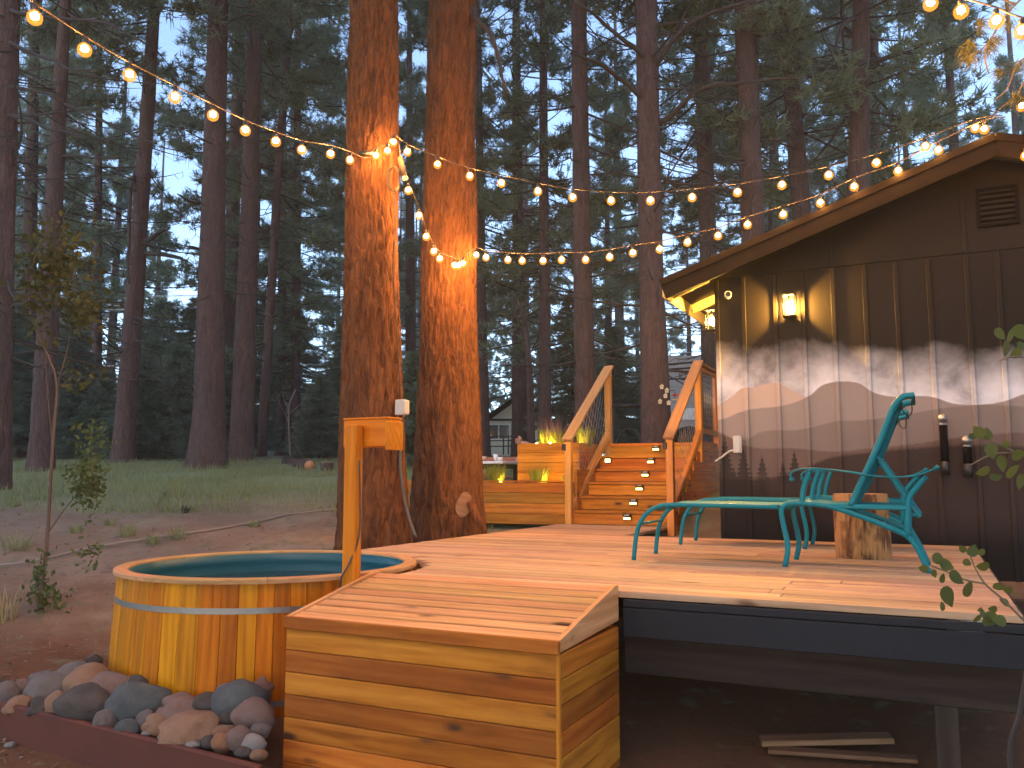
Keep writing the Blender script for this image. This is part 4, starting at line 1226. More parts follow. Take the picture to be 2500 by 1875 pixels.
def pine_parts(seed, h, z0, rmax, nb, per, needles, L=.27, wd=.032, shape='round'):
    rng = np.random.default_rng(seed); rnd = random.Random(seed)
    C, Dr, segs = [], [], []
    for i in range(nb):
        t = (i + rnd.random()) / nb
        z = z0 + (h - z0) * t
        prof = math.sin(PI * min(1, (.12 + .88 * t)) ** .8) if shape == 'round' else (1 - t) ** .75
        ln = max(.5, rmax * (prof * .9 + .12) * rnd.uniform(.65, 1.15))
        az = rnd.uniform(0, 2 * PI)
        el = -.25 + .75 * t + rnd.uniform(-.2, .2)
        d = Vector((math.cos(az) * math.cos(el), math.sin(az) * math.cos(el), math.sin(el)))
        side = Vector((-math.sin(az), math.cos(az), 0))
        P = []
        bend = rnd.uniform(-.25, .25)
        for k in range(6):
            q = k / 5
            P.append(Vector((0, 0, z)) + d * ln * q + side * bend * ln * q * q + Vector((0, 0, -.12 * ln * q + .2 * ln * q * q)))
        segs.append((P, .03 * max(.5, ln / 2.5), .006))
        for j in range(per):
            q = rnd.uniform(.25, 1) ** .7
            k = min(4, int(q * 5)); f = q * 5 - k
            b = P[k] * (1 - f) + P[k + 1] * f
            tl = ln * rnd.uniform(.1, .34) * (1.2 - q * .6)
            dd = (d * .6 + side * rnd.choice((-1, 1)) * rnd.uniform(.3, 1) + Vector((0, 0, rnd.uniform(-.25, .5)))).normalized()
            e = b + dd * tl
            segs.append(([b, b + dd * tl * .5 + Vector((0, 0, -.03)), e], .009, .004))
            for kk in range(4):
                C.append(e + Vector((rnd.gauss(0, .13), rnd.gauss(0, .13), rnd.gauss(0, .1))) - dd * tl * .2 * kk)
                Dr.append((dd + Vector((0, 0, .5))).normalized())
    C, Dr = np.array([tuple(c) for c in C]), np.array([tuple(c) for c in Dr])
    crown = tri_mesh('crown', tufts(C, Dr * .7, needles, L, wd, rng))
    VS, FS = sticks(segs)
    return crown, mesh('branches', VS, FS)

def dead_branches(seed, z0, z1, n, rmax, twigs=4):
    rnd = random.Random(seed); segs = []
    for i in range(n):
        z = z0 + (z1 - z0) * (i + rnd.random()) / n
        az = rnd.uniform(0, 2 * PI); ln = rmax * rnd.uniform(.25, 1.0)
        d = Vector((math.cos(az), math.sin(az), rnd.uniform(-.25, .35)))
        side = Vector((-math.sin(az), math.cos(az), 0)); bd = rnd.uniform(-.35, .35)
        P = [Vector((0, 0, z)) + d * ln * q + side * bd * ln * q * q + Vector((0, 0, (-.45 * q + .25 * q * q) * ln * .7)) for q in (0, .2, .4, .6, .8, 1)]
        segs.append((P, .022 * (.5 + ln / rmax * .7), .004))
        for k in range(twigs):
            a = rnd.randint(2, 5); b = P[a]
            dd = (d * .5 + side * rnd.choice((-1, 1)) + Vector((0, 0, rnd.uniform(-.9, .3)))).normalized(); tl = ln * rnd.uniform(.15, .4)
            m_ = b + dd * tl * .5 + Vector((0, 0, -.06)); e = b + dd * tl + Vector((rnd.uniform(-.1, .1), 0, -.22 * tl))
            segs.append(([b, m_, e], .007, .003))
    VS, FS = sticks(segs)
    return mesh('dead_branches', VS, FS)

print('crowns')
CR = [pine_parts(11, 23, 9.4, 3.2, 48, 10, 15), pine_parts(12, 25, 5.0, 3.0, 72, 10, 15), pine_parts(13, 22, 3.2, 2.7, 78, 10, 15, shape='cone'),
      pine_parts(14, 26, 6.5, 3.6, 64, 11, 15), pine_parts(15, 18, 2.0, 2.4, 76, 9, 15, shape='cone')]
DEAD = [dead_branches(21, 2.2, 9.0, 34, 2.2), dead_branches(22, 1.8, 8.5, 40, 2.6, 5), dead_branches(23, 3.5, 9.5, 22, 1.6)]
for c, b in CR: c.materials.append(M['needles']); b.materials.append(M['twig'])
for d_ in DEAD: d_.materials.append(M['twig'])

def pine(Y, pts, label, group, crown=None, dead=None, h=24, seg=18, name='pine_tree', mat=None, rot=0.0, cscale=1.0, base_x=None, fine=False, amp=.012, flare=.35):
    """pts: (pixel x, pixel y, pixel width) down the trunk of the photograph, at distance Y"""
    P = [(at(x, y, Y), w_ * Y / FPX / 2) for x, y, w_ in pts]
    P.sort(key=lambda q: q[0].z)
    zz = [p.z for p, r in P]; xx = [p.x for p, r in P]; rr = [r for p, r in P]
    k = (xx[-1] - xx[0]) / max(.1, zz[-1] - zz[0])
    bz = ground_z(xx[0], Y)
    bx = xx[0] + k * (bz - zz[0])
    bz = ground_z(bx, Y) - .15
    B = Vector((bx, Y, bz))
    zl = [0] + [z - bz for z in zz] + [h]
    rl = [rr[0] * 1.12] + rr + [max(.03, rr[-1] * .35)]
    if zl[1] < .3: zl = zl[1:]; rl = rl[1:]; zl[0] = 0
    W = Matrix.Translation(B)
    e = empty(name, W, label, 'tree', group)
    ax = lambda z: (np.interp(z, [0] + [q - bz for q in zz] + [h], [0] + [q - bx for q in xx] + [xx[-1] - bx + k * (h - (zz[-1] - bz))]), 0)
    rows = 420 if fine else 46
    me = trunk_mesh(ax, rl, zl, 150 if fine else seg, rows, amp, Y, flare, fine)
    obj('trunk', me, W, e, mat or M['bark'])
    sh = Matrix.Identity(4); sh[0][2] = k
    Rz = Matrix.Rotation(rot, 4, 'Z')
    if dead is not None: obj('dead_branches', DEAD[dead], W @ sh @ Rz, e)
    if crown is not None:
        S = Matrix.Diagonal((cscale, cscale, h / 24 if False else 1, 1))
        obj('branches', CR[crown][1], W @ sh @ Rz @ S, e)
        obj('crown', CR[crown][0], W @ sh @ Rz @ S, e)
    return e, ax, B

G1 = 'two great pines behind the tub'
T1, T1ax, T1B = pine(8.35, [(913, 0, 113), (906, 600, 124), (906, 900, 137), (912, 1290, 165)], 'great red-barked pine lit orange behind the hot tub', G1, 0, None, 21, mat=M['bark_near'], fine=True, amp=.026, flare=.25, name='pine_tree')
T2, T2ax, T2B = pine(9.4, [(1104, 0, 108), (1095, 700, 131), (1097, 900, 139), (1092, 1200, 163)], 'great red-barked pine with a sawn limb scar beside the planter', G1, 0, None, 22, mat=M['bark_near'], fine=True, amp=.028, flare=.3, rot=2.0)
# limb scar and a bare bough on the second pine
sc_p = at(1133, 1232, 9.02)
sv, sf = [Vector((0, 0, 0))], []
for k in range(20):
    a = 2 * PI * k / 20
    sv.append(Vector((.085 * math.cos(a) * (1 + .15 * noise.noise(Vector((math.cos(a), math.sin(a), 1)))), 0, .135 * math.sin(a))))
sf = [(0, 1 + k, 1 + (k + 1) % 20) for k in range(20)]
for k in range(20): sv.append(sv[1 + k] * 1.0 + Vector((0, .12, 0)))
sf += [(1 + k, 21 + k, 21 + (k + 1) % 20, 1 + (k + 1) % 20) for k in range(20)]
obj('limb_scar', mesh('scar', sv, sf), Matrix.Translation(sc_p) @ Matrix.Rotation(.25, 4, 'Y') @ Matrix.Rotation(.2, 4, 'Z'), T2, M['scrap'])
root = [at(1148, 1225, 9.05), at(1160, 1255, 9.0), at(1172, 1280, 8.98), at(1185, 1298, 9.0)]
tube('root', T2, smooth_path(root), [.05] * 6 + [.045] * 6 + [.03] * 7, M['bark_near'], 10)
bough = smooth_path([at(1150, 20, 9.3), at(1165, 50, 9.2), at(1196, 80, 9.1), at(1217, 140, 9.0), at(1226, 190, 8.9), at(1240, 230, 8.9)])
tube('bough', T2, bough, [.035 * (1 - i / len(bough) * .7) for i in range(len(bough))], M['twig'], 8)

main = [
    (12.5, [(22, 0, 52), (8, 650, 50)], 'dark pine trunk cut by the left picture edge', 0, 1),
    (16, [(160, 0, 26), (121, 700, 48), (104, 1060, 54)], 'dark pine trunk behind the leafy sapling at left', 0, 1),
    (18.5, [(378, 0, 28), (331, 700, 42), (305, 1040, 50)], 'pine with bare drooping boughs left of the sky gap', 0, 0),
    (17, [(533, 0, 47), (516, 700, 63), (511, 1000, 75), (509, 1090, 86)], 'stout purple-brown pine trunk right of the sky gap on the grass', 0, 2),
    (19.2, [(624, 0, 34), (603, 700, 46), (590, 1080, 58)], 'slimmer pine just right of the stout trunk on the grass', 0, 2),
    (24, [(712, 0, 16), (682, 380, 21), (640, 1080, 23)], 'thin leaning pine between the grass pair and the great pine', 3, 0),
    (24, [(1166, 0, 15), (1175, 700, 24), (1180, 1000, 29)], 'grey slender pine at the right edge of the second great pine', 1, 2),
    (15, [(1413, 0, 40), (1422, 700, 46), (1428, 895, 52)], 'reddish pine trunk behind the left stair handrail', 0, 0),
    (14, [(1578, 0, 55), (1590, 700, 61), (1599, 940, 71)], 'thick pine trunk carrying tiny birdhouses behind the stairs', 0, 1),
    (19, [(1709, 0, 36), (1729, 607, 42), (1735, 900, 46)], 'pine trunk rising at the cabin eave tip', 3, 0),
    (14.8, [(1818, 0, 53), (1838, 561, 57)], 'broad pine trunk above the left slope of the cabin roof', 0, 1),
    (16.2, [(1919, 40, 38), (1957, 519, 46)], 'leaning pine trunk above the middle of the roof slope', 3, 2),
    (15.2, [(2103, 0, 40), (2096, 456, 54)], 'pine trunk nearest the roof ridge', 3, 1),
    (22, [(1328, 500, 24), (1330, 740, 28), (1330, 1040, 34)], 'reddish pine trunk behind the flowering planter', 2, 1),
    (27, [(1262, 300, 24), (1268, 740, 34), (1268, 1040, 38)], 'dark pine trunk right of the far cream house', 1, 0),
    (33, [(1000, 300, 18), (1002, 700, 25), (1002, 1040, 28)], 'distant pine seen between the two great pines', 2, 1),
    (30, [(1886, 300, 11), (1882, 560, 13)], 'very thin far pine behind the leaning trunk', 2, None),
    (24, [(2136, 200, 22), (2140, 440, 26)], 'far pine just right of the trunk nearest the ridge', 1, 0),
    (30, [(725, 500, 20), (720, 1080, 26)], 'far grey pine behind the pale sapling on the grass', 2, 0),
    (33, [(690, 500, 18), (685, 1080, 24)], 'far pine just left of the grey pine behind the pale sapling', 1, 0),
    (26, [(240, 500, 18), (235, 1040, 26)], 'dim far pine left of the drooping-bough pine', 2, 1),
    (21, [(75, 500, 30), (62, 1060, 40)], 'dark far pine behind the left edge trunk', 2, 1),
]
TREES = {}
for i, (Y, pts, lab, c, d_) in enumerate(main):
    TREES[lab] = pine(Y, pts, lab, 'pines around the clearing', c, d_, 24, rot=i * 1.7, seg=22 if Y < 20 else 14)

def boughs(key, Y, lines, r=.03):
    e = [t for k, t in TREES.items() if key in k][0][0]
    for L in lines:
        n = len(L)
        P = smooth_path([at(x, y, Y - .25 * i) for i, (x, y) in enumerate(L)], 5)
        P = [p + Vector((noise.noise(p * 2.1), 0, noise.noise(p * 2.1 + Vector((5, 0, 0))))) * .05 for p in P]
        tube('bough', e, P, [r * (1.1 - .75 * i / len(P)) for i in range(len(P))], M['twig'], 7)
boughs('tiny birdhouses', 14, [[(1600, 172), (1618, 135), (1655, 85), (1697, 46), (1745, 28), (1800, 12), (1860, 5)], [(1605, 303), (1640, 275), (1684, 240), (1739, 211), (1800, 202), (1853, 198), (1950, 194)], [(1580, 255), (1538, 211), (1500, 178), (1475, 160), (1430, 140), (1391, 127)], [(1590, 160), (1555, 122), (1517, 93), (1460, 45), (1403, 4)]], .05)
boughs('nearest the roof ridge', 15.2, [[(2110, 190), (2135, 160), (2161, 139), (2205, 118), (2258, 105)], [(2110, 150), (2150, 145), (2195, 130), (2240, 128)], [(2095, 40), (2060, 60), (2045, 100), (2043, 135)]], .045)
boughs('left of the sky gap', 18.5, [[(336, 420), (322, 450), (316, 520), (314, 600), (314, 690)], [(350, 590), (375, 575), (400, 565), (415, 562)], [(352, 620), (400, 622), (440, 632), (458, 638)]], .06)
boughs('cut by the left', 12.5, [[(10, 22), (60, 35), (150, 45), (250, 55), (330, 95), (360, 110)], [(8, 100), (60, 120), (120, 145), (180, 168), (240, 182)], [(10, 207), (70, 222), (150, 236)], [(5, 275), (60, 290), (120, 312), (215, 338)]], .035)
boughs('behind the leafy sapling at left', 16, [[(150, 255), (200, 270), (262, 300), (330, 330), (380, 350)], [(155, 20), (205, 50), (280, 85), (340, 130)], [(140, 380), (220, 385), (310, 388)], [(130, 420), (80, 400), (30, 392)]], .035)
boughs('stout purple', 17, [[(555, 60), (600, 40), (660, 42)], [(490, 500), (455, 485), (430, 473)], [(490, 610), (470, 604), (458, 602)]], .03)
# dead grey snag
sn = empty('dead_snag', Matrix.Translation(at(1293, 1040, 20)), 'bare grey dead snag in front of the reddish far trunk', 'tree')
P = smooth_path([at(1297, 1100, 20), at(1295, 960, 20), at(1290, 870, 20), at(1283, 800, 20), at(1270, 740, 20)])
tube('trunk', sn, P, [.105 - .07 * i / len(P) for i in range(len(P))], M['bark'], 10)
limbs(sn, [smooth_path([at(1284, 800, 20), at(1262, 780, 19.8), at(1250, 755, 19.7)]), smooth_path([at(1294, 940, 20), at(1320, 940, 19.9)]), smooth_path([at(1288, 850, 20), at(1265, 835, 19.9)])], .02, M['bark'], 6)

# ------------------------------------------------ far forest: individual trees behind
print('far')
rnd = random.Random(99)
far_tr = [trunk_mesh(lambda z: (0, 0), [.26, .2, .05], [0, 8, 24], 10, 14, .01, 40 + k, .3) for k in range(2)]
for m_ in far_tr: m_.materials.append(M['bark'])
spots = []
def clear(x, Y):
    px = 1250 + FPX * x / Y
    for a, b in ((395, 475), (975, 1040), (1752, 1800)):
        if a - 45 < px < b + 45 and Y < 60: return False
    return True
for Y0, Y1, n in ((26, 36, 7), (36, 50, 15), (50, 80, 28)):
    k = 0; tries = 0
    while k < n and tries < 4000:
        tries += 1
        Y = rnd.uniform(Y0, Y1); x = rnd.uniform(-.68, .68) * Y
        u, v = UV(x, Y)
        if not clear(x, Y): continue
        if abs(x - (1225 - 1250) / FPX * Y) < 3.2 and Y < 38: continue
        if any((x - a) ** 2 + (Y - b) ** 2 < (1.6 if Y < 40 else 2.0) ** 2 for a, b in spots): continue
        spots.append((x, Y)); k += 1
        sY = rnd.uniform(.8, 1.2)
        ci = rnd.choice([1, 2, 2, 4, 4, 3])
        W = Matrix.Translation((x, Y, ground_z(x, Y) - .1)) @ Matrix.Rotation(rnd.uniform(0, 6.28), 4, 'Z') @ Matrix.Diagonal((sY * 1.05, sY * 1.05, sY, 1))
        e = empty('pine_tree', W, 'one of the crowded pines filling the far forest', 'tree', 'crowded far pines')
        obj('trunk', far_tr[k % 2], W, e); obj('branches', CR[ci][1], W, e); obj('crown', CR[ci][0], W, e)

# unseen pines added around the back of the yard to block low sky light
rnd = random.Random(5)
for k in range(20):
    a = PI + (k + .5) / 20 * PI * 1.05 - .08
    d_ = rnd.uniform(11, 19)
    x, Y = d_ * math.cos(a), d_ * math.sin(a) - 1
    W = Matrix.Translation((x, Y, ground_z(x, Y) - .1)) @ Matrix.Rotation(rnd.uniform(0, 6.28), 4, 'Z')
    e = empty('pine_tree', W, 'pine added around the back of the yard, outside the picture, to block low sky light', 'tree', 'added pines around the back of the yard')
    ci = rnd.choice([1, 2, 4])
    obj('trunk', far_tr[k % 2], W, e); obj('branches', CR[ci][1], W, e); obj('crown', CR[ci][0], W, e)

# young firs
def fir_parts(seed, h, rb, layers):
    rng = np.random.default_rng(seed); rnd_ = random.Random(seed); C, Dr, segs = [], [], []
    segs.append(([Vector((0, 0, 0)), Vector((0, 0, h * .5)), Vector((0, 0, h))], .05 * h / 3, .006))
    for i in range(layers):
        t = i / layers; z = .12 * h + h * .86 * t; ln = rb * (1 - t) ** .85 + .08
        for k in range(9):
            az = rnd_.uniform(0, 6.28); d = Vector((math.cos(az), math.sin(az), 0))
            P = [Vector((0, 0, z)) + d * ln * q + Vector((0, 0, -.28 * ln * q + .12 * ln * q * q)) for q in (0, .35, .7, 1)]
            segs.append((P, .012, .004))
            m_ = max(4, int(ln / .09))
            sdv = Vector((-d.y, d.x, 0))
            for j in range(m_):
                q = (j + .7) / m_
                p = Vector((0, 0, z)) + d * ln * q + Vector((0, 0, -.28 * ln * q + .12 * ln * q * q))
                for sg in (-1, 0, 1):
                    C.append(tuple(p + sdv * sg * .16 * (1.1 - q) * ln)); Dr.append(tuple((d + sdv * sg * .6 + Vector((0, 0, .1))).normalized()))
    cr = tri_mesh('foliage', tufts(np.array(C), np.array(Dr), 7, .17, .022, rng, .75, .2))
    VS, FS = sticks(segs)
    return cr, mesh('branches', VS, FS)
FIR = [fir_parts(31, 3.2, 1.25, 22), fir_parts(32, 5.0, 1.5, 30)]
for c, b in FIR: c.materials.append(M['firneedles']); b.materials.append(M['twig'])
firs = [(345, 19.5, 0, .85, 'bushy young fir left of the stout trunk on the grass'), (430, 21.5, 0, 1.0, 'wide young fir in front of the sky gap'), (255, 21, 0, .75, 'low young fir behind the leafy sapling'),
        (20, 20, 1, .8, 'young fir at the left picture edge'), (170, 24, 1, .9, 'taller young fir behind the sapling stems'), (470, 27, 1, 1.1, 'tall fir under the sky gap'),
        (780, 22, 0, .75, 'young fir left of the great pine by the log'), (835, 26, 1, .9, 'fir half hidden by the great pine'), (1010, 17, 0, .8, 'dark young fir between the two great pines'),
        (1400, 24, 1, 1.0, 'fir behind the left stair rail'), (1500, 27, 1, .9, 'fir seen through the stair opening'), (565, 30, 1, 1.2, 'fir behind the slimmer grass pine'), (700, 36, 1, 1.5, 'tall far fir behind the pale sapling'), (390, 33, 1, 1.3, 'far fir below the sky gap')]
for i, (px, Y, k, s_, lab) in enumerate(firs):
    x = (px - 1250) / FPX * Y
    W = Matrix.Translation((x, Y, ground_z(x, Y) - .1)) @ Matrix.Rotation(i * 1.3, 4, 'Z') @ Matrix.Diagonal((s_, s_, s_, 1))
    e = empty('young_fir', W, lab, 'tree', 'young firs')
    obj('foliage', FIR[k][0], W, e); obj('branches', FIR[k][1], W, e)
# far understory closing the view at the horizon
def understory():
    rng = np.random.default_rng(77)
    n = 9000
    Y = rng.uniform(50, 120, n); X = rng.uniform(-.75, .75, n) * Y
    hmax = 2.5 + 3.5 * (.5 + .5 * np.sin(X * .21 + 1.3) * np.sin(X * .07 + Y * .05))
    Z = np.interp(Y, GY, GZ) + rng.uniform(0, 1, n) ** 1.3 * hmax
    C = np.stack([X, Y, Z], 1)
    Dr = np.zeros_like(C); Dr[:, 2] = .4
    o = obj('forest_understory', tri_mesh('understory', tufts(C, Dr, 9, .75, .12, rng)), None, None, M['firneedles'])
    tag(o, 'dark mass of distant undergrowth below the far pines', 'undergrowth', None, 'stuff')
understory()

# ------------------------------------------------ grass, ground plants
def grass():
    rng = np.random.default_rng(5); T = []
    n = 26000
    Y = 10.5 + 8.5 * rng.uniform(0, 1, n) ** 1.2; X = rng.uniform(-.66, .05, n) * Y
    u = cu * X - su * Y; v = su * X + cu * Y
    keep = (u < -5.2)
    X, Y = X[keep], Y[keep]
    nz = np.array([noise.noise(Vector((x * .5, y * .5, 9))) for x, y in zip(X, Y)])
    keep = nz + rng.normal(0, .25, len(X)) > -.15 - (Y - 12) * .05
    X, Y = X[keep], Y[keep]
    Z = np.array([ground_z(x, y) for x, y in zip(X, Y)])
    m = len(X); h = rng.uniform(.05, .16, m)
    a = rng.uniform(0, 2 * PI, m); d = np.stack([np.cos(a), np.sin(a), np.zeros(m)], 1)
    b = rng.uniform(0, 2 * PI, m); sd = np.stack([np.cos(b), np.sin(b), np.zeros(m)], 1) * .008
    p = np.stack([X, Y, Z - .02], 1)
    tip = p + d * (h * .5)[:, None] + np.stack([np.zeros(m), np.zeros(m), h + .02], 1)
    o = obj('grass', tri_mesh('grass', np.stack([p - sd, p + sd, tip], 1)), None, None, M['grass'])
    tag(o, 'soft green grass in the clearing before the pines', 'grass', None, 'stuff')
grass()
def litter():
    rng = np.random.default_rng(21); n = 5200
    Y = 3.2 + 9.5 * rng.uniform(0, 1, n) ** 1.1; X = rng.uniform(-.66, .02, n) * Y
    u = cu * X - su * Y; v = su * X + cu * Y
    keep = ((u < -4.4) | (v < 3.1)) & (np.hypot(u - TUB_U, v - TUB_V) > TUB_R + .1)
    X, Y = X[keep], Y[keep]; m = len(X)
    Z = np.array([ground_z(x, y) for x, y in zip(X, Y)]) + .022
    a = rng.uniform(0, 2 * PI, m); L = rng.uniform(.01, .045, m); wd = rng.uniform(.002, .009, m)
    d = np.stack([np.cos(a) * L, np.sin(a) * L, rng.uniform(-.006, .012, m)], 1); sd = np.stack([-np.sin(a) * wd, np.cos(a) * wd, np.zeros(m)], 1)
    p = np.stack([X, Y, Z], 1)
    V = np.concatenate([np.stack([p - d - sd, p - d + sd, p + d + sd * .6], 1), np.stack([p - d - sd, p + d + sd * .6, p + d - sd * .6], 1)])
    tag(obj('ground_litter', tri_mesh('litter', V), None, None, leafmat('litter_chips', (.07, .04, .025), (.34, .24, .15), .1)), 'dry needles, twigs and bark chips scattered on the dirt', 'litter', None, 'stuff')
litter()
def gpos(px, py):
    for i in range(2500):
        y = 3.0 + i * .01; p = at(px, py, y)
        if p.z < ground_z(p.x, p.y): return p
    return at(px, py, 20)
weeds = [(35, 1240, .12, 'small green weed on the dirt at left'), (397, 1210, .07, 'tiny dark weed in the grass edge'), (436, 1212, .2, 'leafy green weed below the stout trunk'), (455, 1252, .1, 'brown dead weed near the leafy weed'), (270, 1285, .12, 'dark weed right of the sapling'), (605, 1212, .1, 'green weed left of the great pine'),
         (190, 1305, .13, 'thin weed above the long hose'), (310, 1310, .16, 'grassy tuft above the long hose'), (430, 1318, .16, 'grassy tuft just behind the hose bend'), (375, 1330, .13, 'low tuft near the hose'), (40, 1345, .22, 'green bush tuft behind the sapling foot'), (620, 1288, .1, 'sprig by the hose near the great pine'), (545, 1180, .16, 'tuft in the grass behind the leafy weed')]
for i, (px, py, h, lab) in enumerate(weeds):
    clump('weed', gpos(px, py), h, h * .55, 40, .8, .012, 50 + i, M['grass'] if i != 3 else M['twig'], lab, 'weed', 'weeds on the dirt')
clump('dry_grass', gpos(12, 1525), .32, .07, 26, .5, .01, 70, M['drygrass'], 'pale dry grass clump at the left picture edge', 'grass clump')
hz = smooth_path([gpos(-30, 1388) + Vector((0, 0, .02)), gpos(80, 1375) + Vector((0, 0, .02)), gpos(210, 1345) + Vector((0, 0, .02)), gpos(380, 1316) + Vector((0, 0, .02)), gpos(520, 1297) + Vector((0, 0, .02)), gpos(640, 1275) + Vector((0, 0, .02)), gpos(720, 1258) + Vector((0, 0, .02)), gpos(830, 1247) + Vector((0, 0, .02))], 8)
tag(tube('garden_hose', None, hz, .013, M['hose'], 8), 'long pale hose lying across the bare dirt behind the tub', 'hose')

# saplings
def leaf_cloud(C, size, seed, spread):
    rng = np.random.default_rng(seed); T = []
    for c in C:
        d = rng.normal(0, 1, 3); d /= np.linalg.norm(d); e = np.cross(d, rng.normal(0, 1, 3)); e /= np.linalg.norm(e)
        f = np.cross(d, e); s_ = size * rng.uniform(.6, 1.2)
        p = [c + e * s_ * x + f * s_ * y * .8 + d * s_ * z for x, y, z in ((-.5, 0, 0), (-.1, .42, .06), (.35, .25, .03), (.6, 0, -.05), (.35, -.25, .03), (-.1, -.42, .06))]
        T += [[p[0], p[1], p[5]], [p[1], p[2], p[4]], [p[1], p[4], p[5]], [p[2], p[3], p[4]]]
    return tri_mesh('leaves', np.array(T))
def cloud(cx, cy, Y, rx, ry, n, rng):
    out = []
    while len(out) < n:
        a, b = rng.normal(0, .45, 2)
        out.append(np.array(at(cx + rx * a, cy + ry * b, Y + rng.normal(0, .12))))
    return out
SY = 6.7
rng = np.random.default_rng(8)
sb = gpos(92, 1500); SY = sb.y
sap = empty('aspen_sapling', Matrix.Translation(sb), 'thin bent sapling with olive leaves left of the hot tub', 'tree')
tr_ = smooth_path([sb, at(112, 1350, SY), at(122, 1200, SY), at(131, 1050, SY), at(139, 940, SY), at(118, 870, SY), at(84, 795, SY), at(70, 720, SY), at(90, 600, SY)])
tube('trunk', sap, tr_, [.017 - .013 * i / len(tr_) for i in range(len(tr_))], M['darkstem'], 8)
limbs(sap, [smooth_path([at(137, 950, SY), at(165, 930, SY), at(190, 925, SY)]), smooth_path([at(128, 1080, SY), at(118, 980, SY), at(112, 880, SY), at(108, 800, SY)]), smooth_path([at(139, 940, SY), at(165, 850, SY), at(180, 720, SY), at(185, 600, SY)]),
                        smooth_path([at(118, 1300, SY), at(160, 1240, SY), at(205, 1180, SY), at(225, 1090, SY)])], .0045, M['darkstem'], 5)
obj('leaves', leaf_cloud(cloud(150, 640, SY, 85, 110, 460, rng) + cloud(85, 700, SY, 70, 120, 240, rng) + cloud(200, 760, SY, 60, 50, 220, rng) + cloud(190, 920, SY, 60, 40, 50, rng), .062, 3, 0), None, sap, M['olive'])
obj('leaves', leaf_cloud(cloud(212, 1175, SY, 50, 75, 420, rng) + cloud(225, 1075, SY, 60, 50, 90, rng) + cloud(100, 1400, SY, 30, 60, 90, rng) + cloud(110, 1460, SY, 60, 50, 140, rng) + cloud(215, 1350, SY, 40, 40, 40, rng), .05, 4, 0), None, sap, M['aspen'])
# pale bare sapling on the grass
Yb = 20.0
pb = empty('bare_sapling', Matrix.Translation(at(708, 1120, Yb)), 'pale leafless sapling standing on the grass by the log', 'tree')
tube('trunk', pb, smooth_path([at(710, 1125, Yb), at(705, 1050, Yb), at(706, 990, Yb), at(722, 950, Yb)]), .014, M['hose'], 6)
limbs(pb, [smooth_path([at(706, 1005, Yb), at(690, 960, Yb), at(705, 920, Yb)]), smooth_path([at(706, 1010, Yb), at(735, 985, Yb), at(750, 960, Yb)]), smooth_path([at(705, 1030, Yb), at(685, 990, Yb), at(676, 970, Yb)]), smooth_path([at(720, 1080, Yb), at(735, 1110, Yb), at(745, 1125, Yb)])], .007, M['hose'], 5)

# ------------------------------------------------ near foliage at the right edge
def leaf_shape():
    vs, fs = [(0, 0, 0)], []
    n = 12
    for k in range(n):
        a = 2 * PI * k / n
        x = .5 + .5 * math.cos(a); y = .42 * math.sin(a) * (1 - .25 * math.cos(a))
        if k == 0: x = 1.12
        vs.append((x, y, .08 * (x - .5) ** 2 + .1 * abs(y)))
    vs[0] = (.5, 0, 0)
    fs = [(0, 1 + k, 1 + (k + 1) % n) for k in range(n)]
    return mesh('leaf', vs, fs, True)
LEAF = leaf_shape(); LEAF.materials.append(M['aspen'])
na = empty('aspen_sapling', Matrix.Translation(Vector((1.64, 2.7, -1.02))), 'near aspen sapling with round leaves at the lower right edge', 'tree')
AY = 2.75
tube('trunk', na, smooth_path([Vector((1.60, 2.7, -1.02)), at(2468, 1900, 2.7), at(2490, 1740, 2.72), at(2512, 1600, AY), at(2530, 1400, AY), at(2535, 1100, AY), at(2530, 800, AY)]), .0075, M['twig'], 8)
brs = [smooth_path([at(2515, 1530, AY), at(2450, 1465, AY), at(2405, 1425, AY), at(2380, 1385, AY), at(2365, 1345, AY)]),
       smooth_path([at(2405, 1425, AY), at(2355, 1415, AY), at(2310, 1395, AY), at(2270, 1380, AY)]),
       smooth_path([at(2535, 1110, AY), at(2470, 1105, AY), at(2420, 1110, AY), at(2370, 1135, AY)]), smooth_path([at(2480, 1105, AY), at(2420, 1075, AY), at(2385, 1055, AY)]),
       smooth_path([at(2535, 880, AY), at(2480, 870, AY), at(2440, 880, AY)])]
limbs(na, brs, .0035, M['stem'], 6)
leaves = [(2290, 1365, 34), (2310, 1380, 34), (2300, 1412, 24), (2255, 1388, 24), (2333, 1410, 40), (2362, 1438, 42), (2312, 1455, 50), (2300, 1480, 24), (2360, 1373, 22), (2400, 1382, 32), (2437, 1432, 26), (2460, 1440, 24), (2452, 1470, 26), (2424, 1487, 22), (2392, 1488, 14), (2375, 1345, 30), (2350, 1340, 20), (2395, 1348, 22), (2280, 1400, 20),
          (2390, 1055, 34), (2410, 1060, 30), (2375, 1065, 22), (2420, 1100, 36), (2445, 1130, 40), (2400, 1150, 36), (2470, 1150, 44), (2430, 1165, 30), (2485, 1110, 36), (2455, 1085, 24), (2490, 1175, 40),
          (2440, 815, 34), (2465, 820, 40), (2490, 810, 40), (2455, 850, 40), (2480, 862, 36), (2495, 845, 30), (2400, 1500, 30), (2420, 1508, 34), (2440, 1515, 34), (2410, 1518, 26), (2385, 1510, 26)]
rr_ = random.Random(4)
for (px, py, s_) in leaves:
    p = at(px, py, AY + rr_.uniform(-.08, .08)); sz = s_ * AY / FPX * .95
    W = Matrix.Translation(p) @ Matrix.Rotation(rr_.uniform(0, 6.28), 4, 'Y') @ Matrix.Rotation(PI / 2 + rr_.uniform(-.7, .7), 4, 'X') @ Matrix.Diagonal((sz, sz, sz, 1)) @ Matrix.Translation((-.5, 0, 0))
    obj('leaf', LEAF, W, na)
